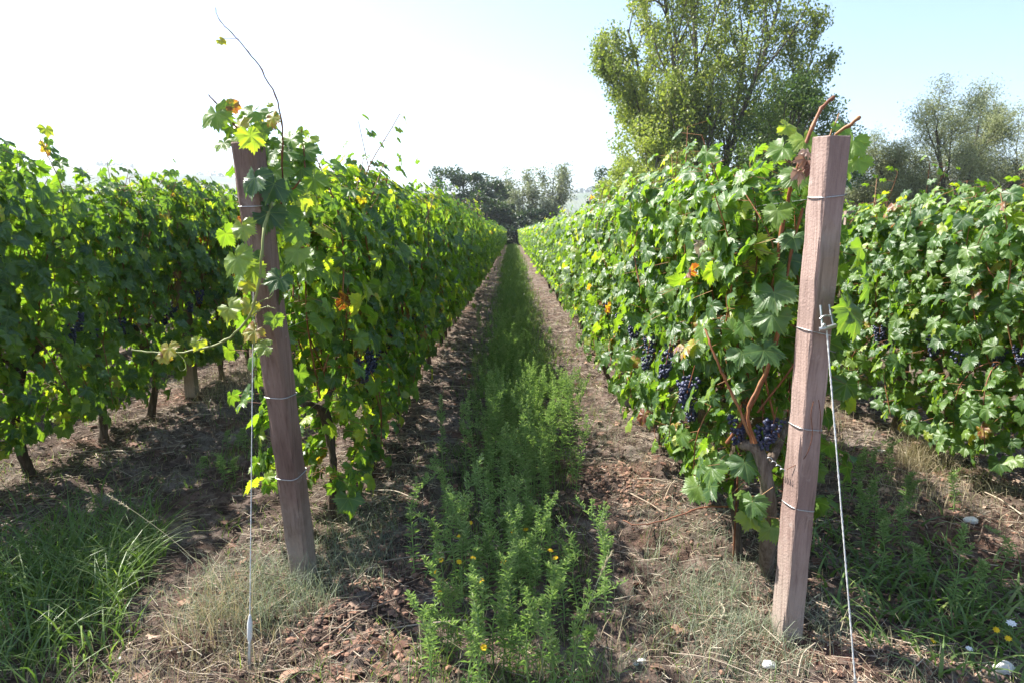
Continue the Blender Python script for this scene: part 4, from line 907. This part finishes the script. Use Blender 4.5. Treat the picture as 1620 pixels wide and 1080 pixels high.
o = fl.build('fallen_leaves', M_DRY); tag(o, 'curled brown fallen vine leaves on the soil', 'leaves', kind='stuff')
# white stones
M_STONE = solid_mat('white_stone', [(.3, (.55, .53, .49)), (.7, (.78, .76, .72))], nscale=25, bump=.3)
v1, f1 = subdiv(*ICO1)
def stone(px, py, s, lab, flat=.6):
    dep = math.atan((py - 540) / FPX) + PITCH; D = CAM_H / math.tan(dep); zc = D * math.cos(PITCH) + CAM_H * math.sin(PITCH); X = (px - 810) / FPX * zc; r = s / FPX * zc / 2
    mb = MB(); nn = 1 + .22 * vnoise(v1[:, 0] * 2 + px, v1[:, 1] * 2 + v1[:, 2] * 1.3 + py, 3) + .08 * vnoise(v1[:, 0] * 7, v1[:, 2] * 7 + v1[:, 1] * 5, 4)
    mb.add(v1 * nn[:, None] * r * np.array([1, .8, flat]), f1); o = mb.build('stone', M_STONE); o.location = (X, D, float(gz(X, D)) + r * flat * .4); tag(o, lab, 'stone')
stone(1216, 1063, 22, 'white round stone at the foot of the mauve post, near the bottom edge')
stone(1015, 1060, 16, 'white pebble at the bottom edge right of the weeds')
stone(1006, 1066, 9, 'tiny pale pebble just left of the white pebble at the bottom edge')
stone(1394, 718, 14, 'white stone among the straw in the alley right of the mauve post')
stone(1588, 1062, 34, 'large pale stone in the bottom right corner', .8)
stone(1535, 828, 22, 'pale flat stone in the dark weeds by the right edge', .5)
stone(190, 1045, 9, 'tiny white pebble left of the pale cable foot')
stone(203, 1000, 7, 'tiniest white pebble beside the lush grass clump')

# tall weeds
def weed_mesh(h, nl, fluffy=.5):
    mb = MB(); c = spline([[0, 0, -.02], [rng.normal(0, .015), rng.normal(0, .015), h * .4], [rng.normal(0, .03), rng.normal(0, .03), h * .75], [rng.normal(0, .05), rng.normal(0, .05), h]], 12)
    tube(mb, c, np.linspace(.0032, .0012, 12), 4, tint=.55)
    def ring(cc, nl, l0, l1, u0=.06):
        u = u0 + (1 - u0) * np.sort(rng.random(nl)) ** .85; i = np.minimum((u * (len(cc) - 1)).astype(int), len(cc) - 2); q = cc[i] + (cc[i + 1] - cc[i]) * ((u * (len(cc) - 1)) - i)[:, None]
        an = np.arange(nl) * 2.4 + rng.normal(0, .3, nl); out = np.stack([np.cos(an), np.sin(an), 0 * an], -1); ln = np.interp(u, [0, .3, .9, 1], [l0 * .8, l0, l1, l1 * .6]) * rng.uniform(.7, 1.2, nl)
        el = np.interp(u, [0, .5, 1], [.1, .55, 1.4]) + rng.normal(0, .2, nl); dr = norm(out + np.array([0, 0, 1.0]) * el[:, None]); sd = norm(np.cross(dr, [0, 0, 1.0]))
        w_ = (ln * .042 + .001)[:, None]; mid = q + dr * ln[:, None] * .5 + [0, 0, .004]; tip = q + dr * ln[:, None] - np.array([0, 0, 1.0]) * ln[:, None] * .16
        V = np.stack([q, mid - sd * w_, tip, mid + sd * w_], 1).reshape(-1, 3); b = np.arange(nl)[:, None] * 4
        mb.add(V, np.concatenate([b + [[0, 1, 2]], b + [[0, 2, 3]]]), np.repeat(np.clip(rng.normal(.48, .14, nl) + .18 * u, 0, 1), 4))
    ring(c, nl, .046, .030)
    for k in range(int(rng.integers(2, 6))):
        i = int(rng.integers(5, 10)); an = rng.uniform(0, 6.28); L = h * rng.uniform(.12, .28); a = c[i]
        b = spline([a, a + [math.cos(an) * L * .3, math.sin(an) * L * .3, L * .6], a + [math.cos(an) * L * .4, math.sin(an) * L * .4, L]], 6); tube(mb, b, .0011, 3, tint=.6, cap=False); ring(b, int(nl * .28), .024, .018)
    return mb.mesh('tall_weed', M_WEED, smooth=False)
WEED = [weed_mesh(h, int(55 + 95 * h)) for h in (.30, .38, .45, .52, .6, .68, .74, .42)]
def weed(x, y, h, label, lean=(0, 0), grp=None):
    hs = [.30, .38, .45, .52, .6, .68, .74, .42]; k = int(np.argmin([abs(a - h) + rng.uniform(0, .08) for a in hs]))
    o = link(bpy.data.objects.new('tall_weed', WEED[k])); o.location = (x, y, float(gz(x, y))); s = h / hs[k]; o.scale = (1, 1, s)
    o.rotation_euler = (lean[0] + rng.normal(0, .07), lean[1] + rng.normal(0, .07), rng.uniform(0, 6.28)); tag(o, label, 'weed', grp)
for k in range(80):
    y = rng.uniform(3.5, 5.6); x = rng.normal(.06, .165); 
    weed(x, y, rng.uniform(.45, .75) * (1 if y < 4.9 else .85), 'tall slender green weed in the thick stand in the middle of the path', grp='tall weeds standing in the middle of the path')
for k in range(54):
    y = rng.uniform(2.05, 3.15); x = rng.normal(-.03, .165); weed(x, y, rng.uniform(.22, .52), 'sunlit bushy green weed in the front clump at the bottom of the path', grp='sunlit weeds in the front clump of the path')
for k in range(60):
    y = rng.uniform(5.6, 11); x = rng.normal(0, .2); weed(x, y, rng.uniform(.25, .5), 'short green weed further down the path behind the thick stand', grp='short weeds further down the path')
for k in range(34):
    y = rng.uniform(2.7, 4.6); x = rng.normal(1.95, .25); weed(x, y, rng.uniform(.2, .42), 'dark shaded green weed in the alley right of the mauve post', grp='shaded weeds right of the mauve post')
for k in range(12):
    y = rng.uniform(4.2, 5.2); x = rng.normal(-1.9, .25); weed(x, y, rng.uniform(.12, .25), 'small weed in the shaded alley left of the tilted post', grp='small weeds left of the tilted post')
weed(-.40, 2.9, .62, 'lone tall leafy weed leaning left between the tilted post and the weeds', lean=(0, -.42))
weed(-.34, 3.35, .5, 'lone upright weed at the left edge of the path, beside the leaning one', lean=(0, -.2))
weed(.38, 2.55, .5, 'bushy pale weed at the right edge of the front clump', lean=(0, .08))
# yellow flowers
M_YEL = solid_mat('yellow_petal', [(.3, (.75, .45, .01)), (.7, (.85, .62, .03))], nscale=30, bump=.1, rough=.6)
M_WHITE = solid_mat('white_petal', [(.3, (.7, .7, .68)), (.7, (.8, .8, .78))], nscale=30, bump=.1, rough=.6)
def flower_meshes(m):
    st = MB(); tube(st, spline([[0, 0, 0], [.01, .005, .5], [0, .01, 1.0]], 8), .0016, 4, tint=.6)
    hd = MB(); ntl = 16
    for k in range(ntl):
        a = k * 2 * math.pi / ntl; d = np.array([math.cos(a), math.sin(a), 0]); s = np.array([-math.sin(a), math.cos(a), 0]); l = .016 * (1 if k % 2 else .8)
        hd.add([d * .002, d * l * .6 - s * .0028 + [0, 0, .003], d * l + [0, 0, .002], d * l * .6 + s * .0028 + [0, 0, .003]], [[0, 1, 2, 3]])
    hd.add(v0 * [.005, .005, .003] + [0, 0, .002], f0)
    return st.mesh('stem', M_WEED), hd.mesh('flower_head', m, smooth=False)
FY = flower_meshes(M_YEL); FW = flower_meshes(M_WHITE)
def flower(px, py, h, label, kit=FY, grp='yellow flowers dotted over the path and verge', s=.88):
    # solve for a ray point at height h above ground
    dep = math.atan((py - 540) / FPX) + PITCH; D = (CAM_H - h) / math.tan(dep); zc = D * math.cos(PITCH) + (CAM_H - h) * math.sin(PITCH); X = (px - 810) / FPX * zc
    z0 = float(gz(X, D)); root = empty('wild_flower', (X, D, z0)); a = link(bpy.data.objects.new('stem', kit[0]), root); a.scale = (1, 1, h - z0)
    b = link(bpy.data.objects.new('flower_head', kit[1]), root); b.location = (0, .01, h - z0); b.rotation_euler = (R_(rng.uniform(10, 45)), rng.normal(0, .3), 0); b.scale = (s, s, s); tag(root, label, 'flower', grp)
FL = [(744, 828, .25, 'topmost yellow flower, above the front weed clump'), (726, 849, .24, 'yellow flower just below and left of the topmost one'), (697, 887, .2, 'small yellow flower at the left, under two others'), (688, 906, .2, 'lowest yellow flower on the left edge of the weeds'),
      (726, 890, .22, 'small yellow flower among leaves between its left neighbours'), (748, 884, .26, 'big yellow flower in the middle of the weeds'), (761, 920, .26, 'yellow flower below the big middle one'), (812, 842, .24, 'partly hidden yellow flower upper centre'),
      (832, 838, .24, 'yellow flower upper right of the centre'), (871, 872, .25, 'upper of the two yellow flowers at the right of the clump'), (879, 884, .25, 'lower of the two yellow flowers at the right of the clump'), (797, 890, .24, 'small yellow flower right of the big middle one'),
      (765, 1026, .25, 'pale yellow flower low in the front clump'), (696, 940, .22, 'half-open pale yellow flower at the left of the front clump')]
for f_ in FL: flower(*f_)
flower(1579, 998, .08, 'yellow flower near the bottom right corner, upper one'); flower(1598, 1012, .07, 'yellow flower near the bottom right corner, rightmost'); flower(1478, 1015, .06, 'small yellow flower left of the corner pair')
flower(1603, 988, .09, 'white flower in the dark weeds near the right edge', FW, 'white flowers near the right corner', 1.3); flower(1536, 1028, .05, 'small white flower left of the pale corner stone', FW, 'white flowers near the right corner', .9)
# broad low leaves under the right alley
wl = MB(); n = 900; x = rng.normal(1.85, .3, n); y = rng.normal(2.75, .45, n); m = (x > 1.35) & (y > 2.0); x, y = x[m], y[m]
blades(wl, x, y, rng.uniform(.08, .2, len(x)), rng.uniform(.010, .018, len(x)), rng.uniform(.8, 1.3, len(x)), np.clip(rng.normal(.4, .15, len(x)), 0, .8), seg=5)
o = wl.build('broad_leaf_weeds', M_GRASS, smooth=False); tag(o, 'low broad-leaved green plants in the shade right of the mauve post', 'ground cover', kind='stuff')
# seed-headed grass stalks
def stalk(pts, label, m=M_DRYG):
    root = empty('grass_stalk', tuple(pts[0])); c = spline([np.array(p) - pts[0] for p in pts], 16); mb = MB(); tube(mb, c, np.linspace(.0022, .001, 16), 4, tint=.5); mb.build('stem', m, root)
    sd_ = MB(); n = 46; u = rng.uniform(.72, 1, n) * 15; i = np.minimum(u.astype(int), 14); q = c[i] + (c[i + 1] - c[i]) * (u - i)[:, None]; ax = norm(c[i + 1] - c[i]); dd = norm(ax + rng.normal(0, .4, (n, 3)))
    sticks(sd_, q, q + dd * .014, .0016, rng.uniform(.5, .9, n)); sd_.build('seed_head', M_DRYG, root); tag(root, label, 'grass stalk')
stalk([P(900, 1075, 2.35), P(925, 980, 2.35), P(945, 920, 2.35), P(968, 872, 2.38)], 'pale green grass stalk with a seed head rising right of the front weeds', M_GREYG)
stalk([P(330, 905, 3.0), P(275, 855, 3.05), P(215, 810, 3.1), P(170, 782, 3.15)][::1], 'long straw-coloured stalk leaning left across the shaded soil')
stalk([P(860, 1075, 2.3), P(855, 1020, 2.3), P(850, 985, 2.28), P(848, 960, 2.28)], 'short reddish seed stalk in front of the weeds')

# ------------------------------------------------------------------ the air
m, t = mat('haze_air'); pv = N(t, 'ShaderNodeVolumePrincipled'); pv.inputs['Color'].default_value = (.86, .92, 1.0, 1); pv.inputs['Density'].default_value = .00032; pv.inputs['Anisotropy'].default_value = .3
t.links.new(pv.outputs[0], N(t, 'ShaderNodeOutputMaterial').inputs['Volume'])
hb = MB(); box(hb, (0, 1500, 85), (8400, 4000, 180)); o = hb.build('haze', m, smooth=False); o.location = (0, 0, 0); tag(o, 'pale summer haze lying over the far hills', 'haze', kind='stuff')
